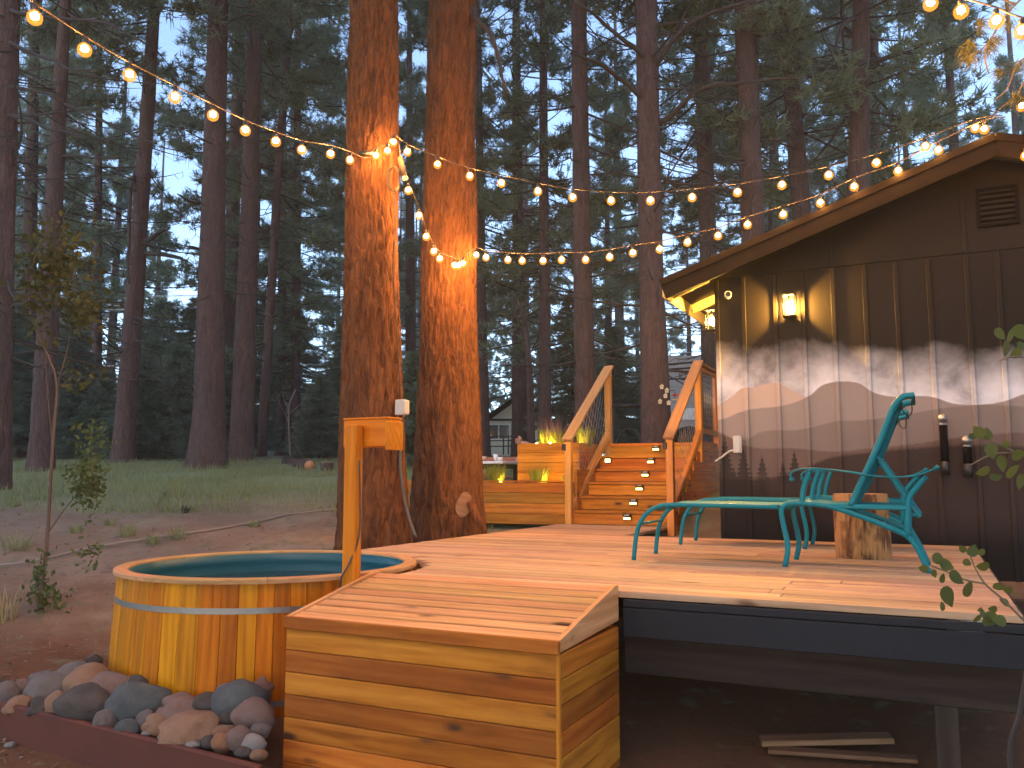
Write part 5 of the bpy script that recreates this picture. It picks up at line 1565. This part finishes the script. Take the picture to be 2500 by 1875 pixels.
nb_ = empty('pine_bough', Matrix.Translation(at(2500, 120, 4.9)), 'pine bough with long needles lit orange at the upper right edge', 'tree branch')
NY = 4.9
blines = [smooth_path([at(2560, -60, NY), at(2480, 10, NY), at(2440, 60, NY), at(2415, 100, NY), at(2390, 125, NY), at(2360, 140, NY)]), smooth_path([at(2415, 100, NY), at(2405, 140, NY), at(2414, 180, NY)]), smooth_path([at(2560, 120, NY), at(2490, 150, NY), at(2460, 215, NY), at(2428, 245, NY)]),
          smooth_path([at(2500, 200, NY), at(2480, 240, NY)]), smooth_path([at(2480, 10, NY), at(2420, -10, NY)])]
limbs(nb_, blines, .006, M['stem'], 6)
tc_ = [(2368, 112), (2372, 150), (2413, 125), (2432, 100), (2442, 178), (2478, 238), (2390, 60), (2465, 60), (2490, 250), (2500, 90), (2455, 20), (2420, 110), (2495, 160), (2350, 130)]
C = np.array([tuple(at(x, y - 8, NY + rr_.uniform(-.1, .1))) for x, y in tc_]); Dr = np.array([(rr_.uniform(-.6, .6), rr_.uniform(-.5, .5), -.9) for _ in tc_])
obj('needles', tri_mesh('needles', tufts(C, Dr * 1.1, 60, .11, .0035, np.random.default_rng(3))), None, nb_, M['nearneedles'])

# ================================================================== STRING LIGHTS
CORE = ico(1, .024); CORE.materials.append(M['filament'])
GLOBE = lathe('globe', [(.001, -.049), (.018, -.046), (.034, -.034), (.041, -.014), (.039, .006), (.027, .024), (.014, .032)], 16); GLOBE.materials.append(M['globe'])
SOCK = lathe('socket', [(.013, .024), (.015, .03), (.015, .058), (.01, .064), (.001, .065)], 10); SOCK.materials.append(M['black'])
def strand(bulbs, label, ends=(None, None), sag=True):
    P = [Vector(b) for b in bulbs]
    e = empty('string_lights', Matrix.Translation(P[0]), label, 'string lights', 'warm globe string lights')
    cab = [p + Vector((0, 0, .075)) for p in P]
    if ends[0] is not None: cab = [Vector(q) for q in ends[0]] + cab
    if ends[1] is not None: cab = cab + [Vector(q) for q in ends[1]]
    tube('cable', e, smooth_path(cab, 4), .005, M['cable'], 6)
    for p in P:
        W = Matrix.Translation(p)
        obj('socket', SOCK, W, e)
        g = obj('bulb', GLOBE, W, e)
        obj('filament', CORE, W, g)
    return e
SA = [(-3.75, .8, 3.62), (-3.62, 1.16, 3.54), (-3.5, 1.52, 3.46), (-3.38, 1.88, 3.39), (-3.26, 2.24, 3.32), (-3.15, 2.6, 3.26), (-3.04, 2.96, 3.21), (-2.93, 3.31, 3.17), (-2.82, 3.66, 3.14), (-2.72, 4.01, 3.12), (-2.616, 4.352, 3.111), (-2.508, 4.681, 3.1), (-2.397, 5.017, 3.112), (-2.269, 5.406, 3.149), (-2.147, 5.778, 3.189), (-2.029, 6.137, 3.229), (-1.905, 6.516, 3.298), (-1.787, 6.875, 3.373), (-1.641, 7.318, 3.512), (-1.531, 7.653, 3.586)]
strand(SA, 'string lights sweeping from the upper left to the great pine', ([(-3.9, .3, 3.75), (-3.8, .6, 3.7)], [(-1.46, 7.95, 3.72), (-1.4, 8.05, 3.76)]))
SA2 = [tuple(at(812 * 1.1302, 335 * 1.1302, 7.93)), tuple(at(837 * 1.1302, 325 * 1.1302, 7.93)), tuple(at(850 * 1.1302, 306 * 1.1302, 7.97))]
SB = [(-1.034, 7.997, 3.801), (-.73, 7.938, 3.651), (-.409, 7.875, 3.51), (-.102, 7.816, 3.419), (.247, 7.748, 3.313), (.573, 7.685, 3.232), (.927, 7.616, 3.177), (1.283, 7.547, 3.154), (1.654, 7.475, 3.16), (2.051, 7.398, 3.181), (2.433, 7.324, 3.224), (2.828, 7.247, 3.287), (3.225, 7.17, 3.372), (3.627, 7.092, 3.49), (4.031, 7.013, 3.625)]
strand(SA2 + SB, 'upper string of lights from the great pine to the cabin ridge', ([(-1.42, 8.06, 3.8)], [(4.25, 6.98, 3.72)]))
SC = [(-1.022, 8.013, 3.415), (-.931, 8.167, 3.21), (-.866, 8.277, 3.024), (-.801, 8.389, 2.901), (-.746, 8.481, 2.848), (-.612, 8.72, 2.84), (-.572, 8.76, 2.845), (-.524, 8.8, 2.88), (-.399, 9.12, 3.06),
      (-.286, 9.038, 3.011), (-.045, 8.928, 2.956), (.11, 8.857, 2.927), (.331, 8.755, 2.9), (.523, 8.667, 2.887), (.767, 8.554, 2.858), (1.005, 8.445, 2.858), (1.229, 8.342, 2.874), (1.482, 8.226, 2.88), (1.737, 8.109, 2.918), (2.01, 7.983, 2.947), (2.268, 7.865, 3.022), (2.569, 7.726, 3.079), (2.872, 7.587, 3.145), (3.142, 7.463, 3.257), (3.479, 7.308, 3.348), (3.78, 7.17, 3.487), (4.11, 7.019, 3.615)]
strand(SC, 'lower string of lights looping over the second great pine to the roof', ([(-1.13, 8.07, 3.95), (-1.1, 8.05, 3.7)], [(4.27, 6.97, 3.7)]))
SD = [(-2.2, 1.9, 3.85), (-1.95, 2.1, 3.8), (-1.7, 2.3, 3.75), (-1.45, 2.5, 3.71), (-1.2, 2.7, 3.68), (-.95, 2.9, 3.65), (-.7, 3.08, 3.63), (-.45, 3.25, 3.61), (-.2, 3.4, 3.6), (.05, 3.55, 3.59), (.3, 3.7, 3.58), (.55, 3.83, 3.57), (.8, 3.95, 3.56), (1.05, 4.06, 3.55), (1.3, 4.16, 3.53), (1.55, 4.25, 3.5), (1.8, 4.34, 3.45), (2.03, 4.4, 3.4), (2.2, 4.44, 3.34), (2.365, 4.478, 3.267), (2.508, 4.431, 3.192), (2.67, 4.377, 3.104), (2.781, 4.34, 3.024)]
strand(SD, 'short string of lights crossing the upper right corner', ([(-2.5, 1.7, 3.92)], [(3.2, 4.2, 2.9)]))
strand([tuple(at(2207 * 1.1302, 228 * 1.1302, 6.6)), tuple(at(2216 * 1.1302, 335 * 1.1302, 6.75))], 'single bulb string hanging at the right edge above the ridge', ([tuple(at(2400, 300, 6.9))], None))
# plug housings and cord on the great pine
pg = empty('plug_housing', Matrix.Translation(at(895, 374, 8.05)), 'dark cable connector on the face of the great pine', 'connector')
tube('body', pg, [at(876, 375, 8.02), at(905, 374, 8.03)], .025, M['black'], 10)
tube('end_cap', pg, [at(905, 374, 8.03), at(909, 374, 8.03)], .018, M['grey'], 10)
pg = empty('plug_housing', Matrix.Translation(at(982, 405, 8.1)), 'brown hanging plug tube beside the great pine', 'connector')
tube('body', pg, [at(977, 385, 8.08), at(988, 432, 8.05)], .028, M['cable'], 12)
tube('end_cap', pg, [at(988, 432, 8.05), at(990, 438, 8.05)], .03, M['grey'], 12)
loop = []
for k in range(60):
    a = 2 * PI * k / 20
    loop.append(at(958 + 14 * math.cos(a) + .12 * k, 437 + 30 * math.sin(a), 8.06 + .0006 * k))
tag(tube('coiled_cord', None, loop, .005, M['cable'], 6), 'coil of dark cord hanging on the great pine below the lights', 'cord')
cd = smooth_path([at(962, 465, 8.1), at(966, 560, 8.12), at(960, 640, 8.1), at(962, 700, 8.12), at(968, 800, 8.15), at(974, 900, 8.18), at(978, 978, 8.2)])
ob = empty('outlet_box', Matrix.Translation(at(982, 995, 8.15)), 'grey outdoor outlet box on a conduit at the great pine', 'outlet')
OF = lambda x, y, z: Matrix.Translation(at(981, 995, 8.12)) @ RD @ Matrix.Translation((x, y, z))
plank('case', ob, (0, 0, 0), .15, .1, .1, M['grey'], 'z', F=OF, b=.008)
plank('cover', ob, (.054, 0, 0), .13, .085, .014, M['grey'], 'z', F=OF, b=.004, extra=Matrix.Rotation(0, 4, 'X'))
cnd = smooth_path([at(978, 1012, 8.15), at(977, 1100, 8.15), at(978, 1150, 8.12), at(988, 1220, 8.1), at(1000, 1270, 8.05), at(1015, 1312, 8.0)])
tube('power_cord', ob, cd, .006, M['cable'], 6)
tube('conduit', ob, cnd, .016, M['conduit'], 8)

# ================================================================== PATIO: TABLE, PERSON, BENCH
TYd = 12.6
tb = empty('patio_table', Matrix.Translation(at(1190, 1125, TYd) - Vector((0, 0, .75))), 'white-topped patio table partly behind the great pine', 'table')
tp = at(1175, 1128, TYd)
TF = lambda x, y, z: Matrix.Translation(tp) @ RD @ Matrix.Translation((x, y, z))
plank('table_top', tb, (0, 0, -.015), 1.05, .7, .04, M['white'], 'u', F=TF, b=.008)
plank('apron', tb, (0, 0, -.07), .95, .6, .07, M['old'], 'u', F=TF)
gz = ground_z(tp.x, tp.y)
for sx in (-.44, .44):
    for sy in (-.27, .27):
        plank('leg', tb, (sx, sy, -.05 - (tp.z - gz) / 2), tp.z - gz, .06, .06, M['old'], 'z', F=TF)
def ware(name, px, Y, prof, mat, label, cat):
    p = at(px, 1128, Y); p.z = tp.z + .006
    tag(obj(name, lathe(name, prof, 20), Matrix.Translation(p), None, mat), label, cat)
ware('serving_bowl', 1170, 12.5, [(.001, 0), (.06, .0), (.1, .05), (.115, .075), (.108, .075), (.09, .045), (.001, .012)], M['white'], 'white serving bowl on the patio table next to the great pine', 'bowl')
ware('drinking_glass', 1210, 12.55, [(.001, 0), (.033, 0), (.036, .11), (.033, .11), (.03, .008), (.001, .006)], M['white'], 'taller white cup on the patio table', 'cup')
ware('drinking_glass', 1221, 12.5, [(.001, 0), (.036, 0), (.04, .065), (.037, .065), (.033, .008), (.001, .006)], M['white'], 'shorter white cup right of the taller cup', 'cup')
ware('plate', 1190, 12.5, [(.001, 0), (.07, 0), (.11, .014), (.11, .018), (.07, .006), (.001, .006)], M['terracotta'], 'flat plate with reddish food on the patio table', 'plate')
bn = empty('bench', Matrix.Translation(at(1235, 1125, 13.4) - Vector((0, 0, .5))), 'terracotta-coloured bench board behind the patio table', 'bench')
bp = at(1235, 1123, 13.6)
BF = lambda x, y, z: Matrix.Translation(bp) @ RD @ Matrix.Translation((x, y, z))
plank('back_board', bn, (0, 0, .0), .8, .03, .1, M['terracotta'], 'u', F=BF)
plank('seat', bn, (0, -.2, -.28), .8, .36, .04, M['terracotta'], 'u', F=BF)
for sx in (-.35, .35): plank('leg', bn, (sx, -.05, -.3), .6, .05, .05, M['terracotta'], 'z', F=BF)

def skin_body(name, verts, edges, radii, root, mat, parent, W, sub=2):
    me = bpy.data.meshes.new(name); me.from_pydata([tuple(v) for v in verts], edges, [])
    o = obj(name, me, W, parent, mat)
    md = o.modifiers.new('skin', 'SKIN'); md.use_smooth_shade = True
    sl = me.skin_vertices[0] if me.skin_vertices else None
    if sl is None:
        bpy.context.view_layer.objects.active = o
        me.skin_vertices  # created by the modifier
    for i, r in enumerate(radii):
        sv_ = me.skin_vertices[0].data[i]
        sv_.radius = (r, r) if not isinstance(r, tuple) else r
        sv_.use_root = (i == root)
    sm = o.modifiers.new('subsurf', 'SUBSURF'); sm.levels = sub; sm.render_levels = sub
    return o
def person():
    # seated behind the tall planter facing left (-u); local x = towards the face, z up, origin under the seat
    kn = D(-5.1, 11.35)
    W = Matrix.Translation(D(-5.12, 11.72, .3)) @ RD @ Matrix.Rotation(PI, 4, 'Z')
    e = empty('person', W, 'person seated behind the tall planter with hands clasped above bare knees', 'person')
    f = lambda x, y, z: (x, y, z)
    V = [f(0, 0, .36), f(-.12, 0, .5), f(-.24, 0, .63), f(-.32, 0, .73), f(-.36, 0, .8), f(-.385, 0, .88), f(-.40, 0, .95),
         f(.06, .1, .37), f(.44, .1, .6), f(.42, .1, .3), f(.44, .1, .06), f(.56, .1, .03),
         f(.06, -.1, .37), f(.45, -.07, .68), f(.44, -.07, .38), f(.48, -.07, .1), f(.58, -.07, .08),
         f(-.3, .17, .68), f(-.02, .24, .55), f(.22, .12, .74), f(.42, .03, .84),
         f(-.3, -.17, .68), f(-.02, -.24, .55), f(.22, -.12, .74), f(.42, -.02, .84)]
    E = [(0, 1), (1, 2), (2, 3), (3, 4), (4, 5), (5, 6), (0, 7), (7, 8), (8, 9), (9, 10), (10, 11), (0, 12), (12, 13), (13, 14), (14, 15), (15, 16), (3, 17), (17, 18), (18, 19), (19, 20), (3, 21), (21, 22), (22, 23), (23, 24)]
    Rr = [.14, .13, .15, .13, .055, .085, .075, .1, .07, .055, .04, .035, .1, .07, .055, .04, .035, .065, .047, .03, .034, .065, .047, .03, .034]
    skin_body('body', V, E, Rr, 0, M['skin'], e, W)
    # interlaced fingers
    for sgn, y0 in ((1, .03), (-1, -.02)):
        for k in range(4):
            z = .885 - .02 * k
            P = [f(.45, y0, z), f(.5, y0 * .6, z + .004), f(.525, -sgn * .012, z), f(.512, -sgn * .036, z - .004)]
            tube('finger', e, smooth_path([W @ Vector(p) for p in P], 3), [.0085] * 9 + [.007], M['skin'], 7)
        P = [f(.44, y0, .885), f(.46, y0 * .8, .915), f(.485, y0 * .3, .925)]
        tube('thumb', e, smooth_path([W @ Vector(p) for p in P], 3), .0095, M['skin'], 7)
    # clothes and hair
    skin_body('shirt', [f(-.02, 0, .39), f(-.12, 0, .5), f(-.24, 0, .63), f(-.315, 0, .72), f(-.345, 0, .765), f(-.3, .17, .685), f(-.12, .215, .6), f(-.3, -.17, .685), f(-.12, -.215, .6)], [(0, 1), (1, 2), (2, 3), (3, 4), (3, 5), (5, 6), (3, 7), (7, 8)], [.155, .145, .165, .14, .08, .08, .065, .08, .065], 0, M['shirt'], e, W)
    skin_body('shorts', [f(0, 0, .38), f(.06, .1, .38), f(.25, .1, .485), f(.06, -.1, .38), f(.25, -.09, .53)], [(0, 1), (1, 2), (0, 3), (3, 4)], [.155, .115, .1, .115, .1], 0, M['shorts'], e, W)
    hm = ico(3, .1)
    for v in hm.vertices:
        if v.co.x > .03 and v.co.z < .03: v.co *= .7
    obj('hair', hm, W @ Matrix.Translation((-.42, 0, .96)), e, M['hair'])
    obj('nose', ico(1, .014), W @ Matrix.Translation((-.305, 0, .93)), e, M['skin'])
    for s_ in (-1, 1):
        obj('eye', ico(1, .009), W @ Matrix.Translation((-.315, s_ * .028, .95)), e, M['black'])
        obj('ear', ico(1, .018), W @ Matrix.Translation((-.39, s_ * .085, .93)), e, M['skin'])
    obj('mouth', cbox(.006, .036, .007, .001), W @ Matrix.Translation((-.31, 0, .9)), e, M['terracotta'])
    ch = empty('patio_chair', W, 'dark patio chair under the seated person behind the tall planter', 'chair')
    CF = lambda x, y, z: W @ Matrix.Translation((x, y, z))
    plank('seat', ch, (0.04, 0, .21), .46, .46, .03, M['black'], 'u', F=CF)
    bar('backrest', ch, W @ Vector((-.2, 0, .22)), W @ Vector((-.5, 0, .72)), .46, .03, M['black'])
    for sx in (-.17, .25):
        for sy in (-.2, .2): plank('leg', ch, (sx, sy, .1), .2, .035, .035, M['black'], 'z', F=CF)
person()

# ================================================================== FAR BUILDINGS AND YARD THINGS
HY = 36.0
fb = at(1215, 1100, HY)
fh = empty('house', Matrix.Translation((fb.x, HY, ground_z(fb.x, HY))), 'small cream house with brown gable roof far behind the patio', 'house')
def fpt(px, py, y=HY): return at(px, py, y)
a = fpt(1192, 1115); b = fpt(1330, 1115); t = fpt(1192, 1024)
FW = lambda x, y, z: Matrix.Translation((x, y, z))
plank('wall', fh, ((a.x + b.x) / 2, HY + 2.0, (a.z - .6 + t.z) / 2), b.x - a.x, 4.0, t.z - a.z + .6, M['cream'], 'u', F=FW)
pk = fpt(1262, 972); l = fpt(1184, 1022); r_ = fpt(1342, 1022)
vs = [(a.x + .1, HY - .03, t.z), (b.x - .1, HY - .03, t.z), (pk.x, HY - .03, pk.z - .1), (a.x + .1, HY + .1, t.z), (b.x - .1, HY + .1, t.z), (pk.x, HY + .1, pk.z - .1)]
obj('gable', mesh('gable', vs, [(0, 1, 2), (5, 4, 3), (0, 3, 4, 1), (1, 4, 5, 2), (2, 5, 3, 0)]), None, fh, M['cream'])
rf = bpy.data.objects.new('roof', None); put(rf, Matrix.Translation((pk.x, HY, pk.z)), fh)
for q in (l, r_):
    p0 = Vector((q.x, HY + 1.6, q.z)); p1 = Vector((pk.x, HY + 1.6, pk.z))
    bar('roof_slab', rf, p0, p1, 4.4, .12, M['brownpaint'])
plank('trim', fh, ((a.x + b.x) / 2, HY - .06, t.z - .02), b.x - a.x + .1, .1, .08, M['brownpaint'], 'u', F=FW)
w0 = fpt(1191, 1036); w1 = fpt(1244, 1073)
wn = bpy.data.objects.new('window', None); put(wn, Matrix.Translation(((w0.x + w1.x) / 2, HY - .05, (w0.z + w1.z) / 2)), fh)
cx, cz, ww, wh = (w0.x + w1.x) / 2, (w0.z + w1.z) / 2, w1.x - w0.x, w0.z - w1.z
for sx in (-1, 1):
    plank('pane', wn, (cx + sx * ww / 4, HY - .04, cz), ww / 2 - .06, .02, wh - .08, M['pane'], 'u', F=FW)
    plank('frame', wn, (cx + sx * ww / 2, HY - .05, cz), wh + .05, .06, .05, M['white'], 'z', F=FW)
    plank('frame', wn, (cx, HY - .05, cz + sx * wh / 2), ww + .05, .06, .05, M['white'], 'u', F=FW)
plank('frame', wn, (cx, HY - .052, cz), wh, .06, .04, M['white'], 'z', F=FW)
rl_ = empty('porch_rail', Matrix.Translation(at(1225, 1105, 32)), 'dark metal porch railing in front of the far cream house', 'railing')
for py in (1066, 1076, 1090): tube('rail', rl_, [at(1195, py, 32), at(1262, py - 1, 32)], .025, M['iron'], 6)
for px in (1196, 1229, 1241, 1260): tube('baluster', rl_, [at(px, 1064, 32), at(px, 1110, 32)], .03, M['iron'], 6)

SHY = 21
sh_ = empty('shed', Matrix.Translation((at(1720, 1080, SHY).x, SHY, ground_z(at(1720, 1080, SHY).x, SHY))), 'grey shed wall glimpsed behind the right stair rail', 'shed')
a = at(1632, 1100, SHY); b = at(1800, 1100, SHY); t = at(1632, 868, SHY)
for k in range(8):
    h_ = (t.z - a.z + .8) / 8
    plank('siding_board', sh_, ((a.x + b.x) / 2, SHY + .0 + .004 * (k % 2), a.z - .8 + h_ * (k + .5)), b.x - a.x, .04, h_ - .01, M['shed'], 'u', F=FW)
plank('side', sh_, ((a.x + b.x) / 2, SHY + 1.2, (a.z - .8 + t.z) / 2), b.x - a.x - .05, 2.2, t.z - a.z + .75, M['shed'], 'u', F=FW)
c0 = at(1660, 997, SHY); c1 = at(1722, 1025, SHY)
plank('white_panel', sh_, ((c0.x + c1.x) / 2, SHY - .05, (c0.z + c1.z) / 2), c1.x - c0.x, .05, c0.z - c1.z, M['white'], 'u', F=FW)
# iron scroll bracket and dark bars
ir = empty('iron_bracket', Matrix.Translation(at(1665, 900, 16)), 'dark iron scroll bracket behind the right handrail', 'bracket')
tube('bar', ir, [at(1632, 890, 16), at(1720, 882, 16)], .02, M['iron'], 6)
tube('bar', ir, [at(1632, 902, 16), at(1720, 896, 16)], .02, M['iron'], 6)
scr = [at(1668 + (5 + 6 * k / 30) * math.cos(k * .35), 918 + (5 + 6 * k / 30) * math.sin(k * .35), 16) for k in range(30)]
tube('scroll', ir, scr, .008, M['iron'], 5)
sf_ = empty('swing_frame', Matrix.Translation(at(1532, 1075, 15.5)), 'black metal crossbar frame seen through the stair opening', 'frame')
tube('crossbar', sf_, [at(1492, 990, 15.5), at(1572, 990, 15.5)], .04, M['black'], 8)
for px in (1494, 1570): tube('upright', sf_, [at(px, 990, 15.5), Vector((at(px, 990, 15.5).x, 15.5, ground_z(at(px, 990, 15.5).x, 15.5)))], .035, M['black'], 8)
hc_ = empty('hoop_chair', Matrix.Translation(at(1535, 1085, 14.6)), 'round hooped garden chair back above the top step', 'chair')
hp = [at(1535 + 26 * math.cos(a_), 1080 - 33 * math.sin(a_), 14.6) for a_ in [PI * k / 24 for k in range(25)]]
tube('hoop', hc_, hp, .022, M['iron'], 8)
for px in (1509, 1561):
    q = at(px, 1080, 14.6); tube('leg', hc_, [q, Vector((q.x, q.y, ground_z(q.x, q.y)))], .02, M['iron'], 6)
q = at(1535, 1090, 14.6)
plank('seat', hc_, (q.x, q.y - .2, q.z), .36, .4, .03, M['old'], 'u', F=FW)
gc = at(1682, 1060, 14.2)
gm = ico(3, 1.0)
for v in gm.vertices:
    v.co = Vector((max(-.8, min(.8, v.co.x * 1.3)), max(-.8, min(.8, v.co.y * 1.3)), v.co.z if v.co.z > 0 else max(-.9, v.co.z * 1.8)))
gb = obj('grill_cover', gm, Matrix.Translation((gc.x, gc.y, gc.z - .28)) @ Matrix.Diagonal((.3, .25, .42, 1)), None, M['black'])
tag(gb, 'black covered grill behind the right handrail', 'grill')
# tiny birdhouses and feeder
for (px, py, lab) in [(1616, 945, 'tiny pale birdhouse, topmost of five on the trunk'), (1628.5, 954, 'tiny pale birdhouse right of and below the topmost one'), (1625, 967, 'tiny pale birdhouse in the middle of the five'), (1612, 981, 'tiny pale birdhouse lowest at left of the five'), (1633, 984, 'tiny pale birdhouse lowest at right of the five')]:
    p = at(px, py, 13.55); W = Matrix.Translation(p)
    e = empty('birdhouse', W, lab, 'birdhouse', 'tiny birdhouses on the trunk')
    vs = [(-.024, 0, -.028), (.024, 0, -.028), (.024, 0, .014), (0, 0, .036), (-.024, 0, .014)]
    vs = vs + [(x, .05, z) for x, y, z in vs]
    obj('house', mesh('bh', vs, [(0, 1, 2, 3, 4), (9, 8, 7, 6, 5)] + [(i, i + 5, (i + 1) % 5 + 5, (i + 1) % 5) for i in range(5)]), W, e, M['birdhouse'])
    obj('entrance', ico(1, .008), W @ Matrix.Translation((0, -.002, 0)), e, M['black'])
    for s_ in (-1, 1): obj('roof_side', cbox(.05, .07, .006, .001), W @ Matrix.Translation((s_ * .014, .022, .032)) @ Matrix.Rotation(s_ * .75, 4, 'Y'), e, M['birdhouse'])
fd = empty('bird_feeder', Matrix.Translation(at(1648, 970, 13.6)), 'red-topped bird feeder beside the trunk with birdhouses', 'feeder')
fp = at(1648, 966, 13.6)
obj('red_top', lathe('ftop', [(.001, .03), (.03, .027), (.055, .005), (.055, 0), (.001, 0)], 16), Matrix.Translation(fp), fd, M['red'])
obj('tray', lathe('tray', [(.001, -.07), (.05, -.07), (.06, -.055), (.055, -.055), (.001, -.062)], 16), Matrix.Translation(fp), fd, M['birdhouse'])
tube('stem', fd, [fp + Vector((0, 0, -.065)), fp + Vector((0, 0, .01))], .012, M['glass'], 8)
tube('arm', fd, [fp + Vector((0, 0, .03)), fp + Vector((0, 0, .08)), fp + Vector((-.18, .15, .1))], .006, M['iron'], 6)

# log, stump round, fence, marker
lg = empty('cut_log', Matrix.Translation(gpos(740, 1150)), 'felled log with orange cut end lying on the grass', 'log')
LYd = gpos(740, 1150).y
p1 = at(756, 1137, LYd); p0 = at(700, 1129, LYd + 1.6)
tube('trunk', lg, [p0, (p0 + p1) / 2, p1], .11 * LYd / 16, M['bark'], 16)
dr = (p1 - p0).normalized()
tube('cut_end', lg, [p1 - dr * .01, p1 + dr * .004], .1 * LYd / 16, M['log_end'], 20)
rp = gpos(798, 1152)
rs = empty('log_round', Matrix.Translation(rp), 'short upright log round beside the felled log', 'log')
tube('trunk', rs, [rp + Vector((0, 0, -.05)), rp + Vector((0, 0, .17))], .125, M['bark'], 16)
tube('cut_end', rs, [rp + Vector((0, 0, .165)), rp + Vector((0, 0, .176))], .115, M['log_end'], 16)
fn = empty('rail_fence', Matrix.Translation(at(405, 1125, 24)), 'low pale rail fence beneath the young firs', 'fence')
for (x0, x1, y0) in ((352, 462, 1107), (372, 462, 1119)):
    tube('rail', fn, [at(x0, y0, 24), at(x1, y0 + 1, 24)], .045, M['shed'], 8)
for px in (360, 458): tube('post', fn, [at(px, 1098, 24.1), at(px, 1135, 24.1)], .05, M['shed'], 8)
mk = at(258, 1040, 22)
tag(tube('marker_post', None, [at(258, 1030, 22), at(259, 1100, 22)], .05, M['grey'], 8), 'pale marker post among the young firs at left', 'post')

# ------------------------------------------------ power lines
PL = [([(-60, 727), (235, 724), (470, 722), (840, 719), (1010, 710)], 'wire', 'uppermost pale power line at left behind the trunks'), ([(-60, 750), (300, 746), (470, 744), (840, 738)], 'wire', 'second pale power line at left'), ([(150, 757), (470, 754), (840, 742)], 'wire', 'third pale power line at left just under the second'),
      ([(235, 855), (350, 850), (470, 845), (660, 841), (840, 849), (1030, 852), (1180, 848), (1400, 838), (1570, 827), (1760, 812)], 'wire', 'long pale power line crossing mid height behind the great pines'), ([(100, 895), (470, 891), (660, 888), (840, 892), (1030, 893), (1180, 890), (1400, 880), (1570, 868), (1760, 855)], 'wire', 'lower long pale power line crossing behind the stairs'),
      ([(1150, 700), (1400, 672), (1570, 650), (1720, 628)], 'wire', 'upper power line rising to the cabin eave'), ([(1150, 714), (1400, 688), (1570, 662), (1720, 640)], 'wire', 'middle power line rising to the cabin eave'), ([(1150, 716), (1400, 692), (1570, 668), (1720, 648)], 'wire', 'lowest power line rising to the cabin eave'),
      ([(240, 918), (470, 918), (840, 921), (1030, 921), (1180, 912), (1400, 905), (1570, 893), (1700, 884)], 'dwire', 'dark cable below the pale power lines'), ([(470, 925), (840, 932), (1180, 923), (1400, 915), (1570, 907), (1700, 898)], 'dwire', 'lowest dark cable below the pale power lines')]
for pts, m_, lab in PL:
    tag(tube('power_line', None, smooth_path([at(x, y, 34) for x, y in pts], 4),   .02 if m_ == 'wire' else .026, M[m_], 5), lab, 'wire', 'power lines behind the trees')
for o in bpy.data.objects:
    if o.parent is not None and o.name.split('.')[0] in ('branches', 'dead_branches', 'blades', 'flower_stems', 'leaves', 'needles', 'wire_mesh'): o['kind'] = 'stuff'
print('objects', len(bpy.data.objects))

# ================================================================== HAZE
hs = bpy.data.materials.new('evening_air'); hs.use_nodes = True
ht = hs.node_tree
ht.nodes.remove(ht.nodes['Principled BSDF'])
pv = ht.nodes.new('ShaderNodeVolumePrincipled')
pv.inputs['Color'].default_value = (.86, .9, .92, 1)
pv.inputs['Density'].default_value = .0017
pv.inputs['Anisotropy'].default_value = .2
ht.links.new(pv.outputs[0], ht.nodes['Material Output'].inputs['Volume'])
hb = obj('haze', cbox(264, 168, 46, .1), Matrix.Translation((0, 49.5, 19.0)), None, hs)
tag(hb, 'thin evening haze between the trees', 'haze', None, 'stuff')
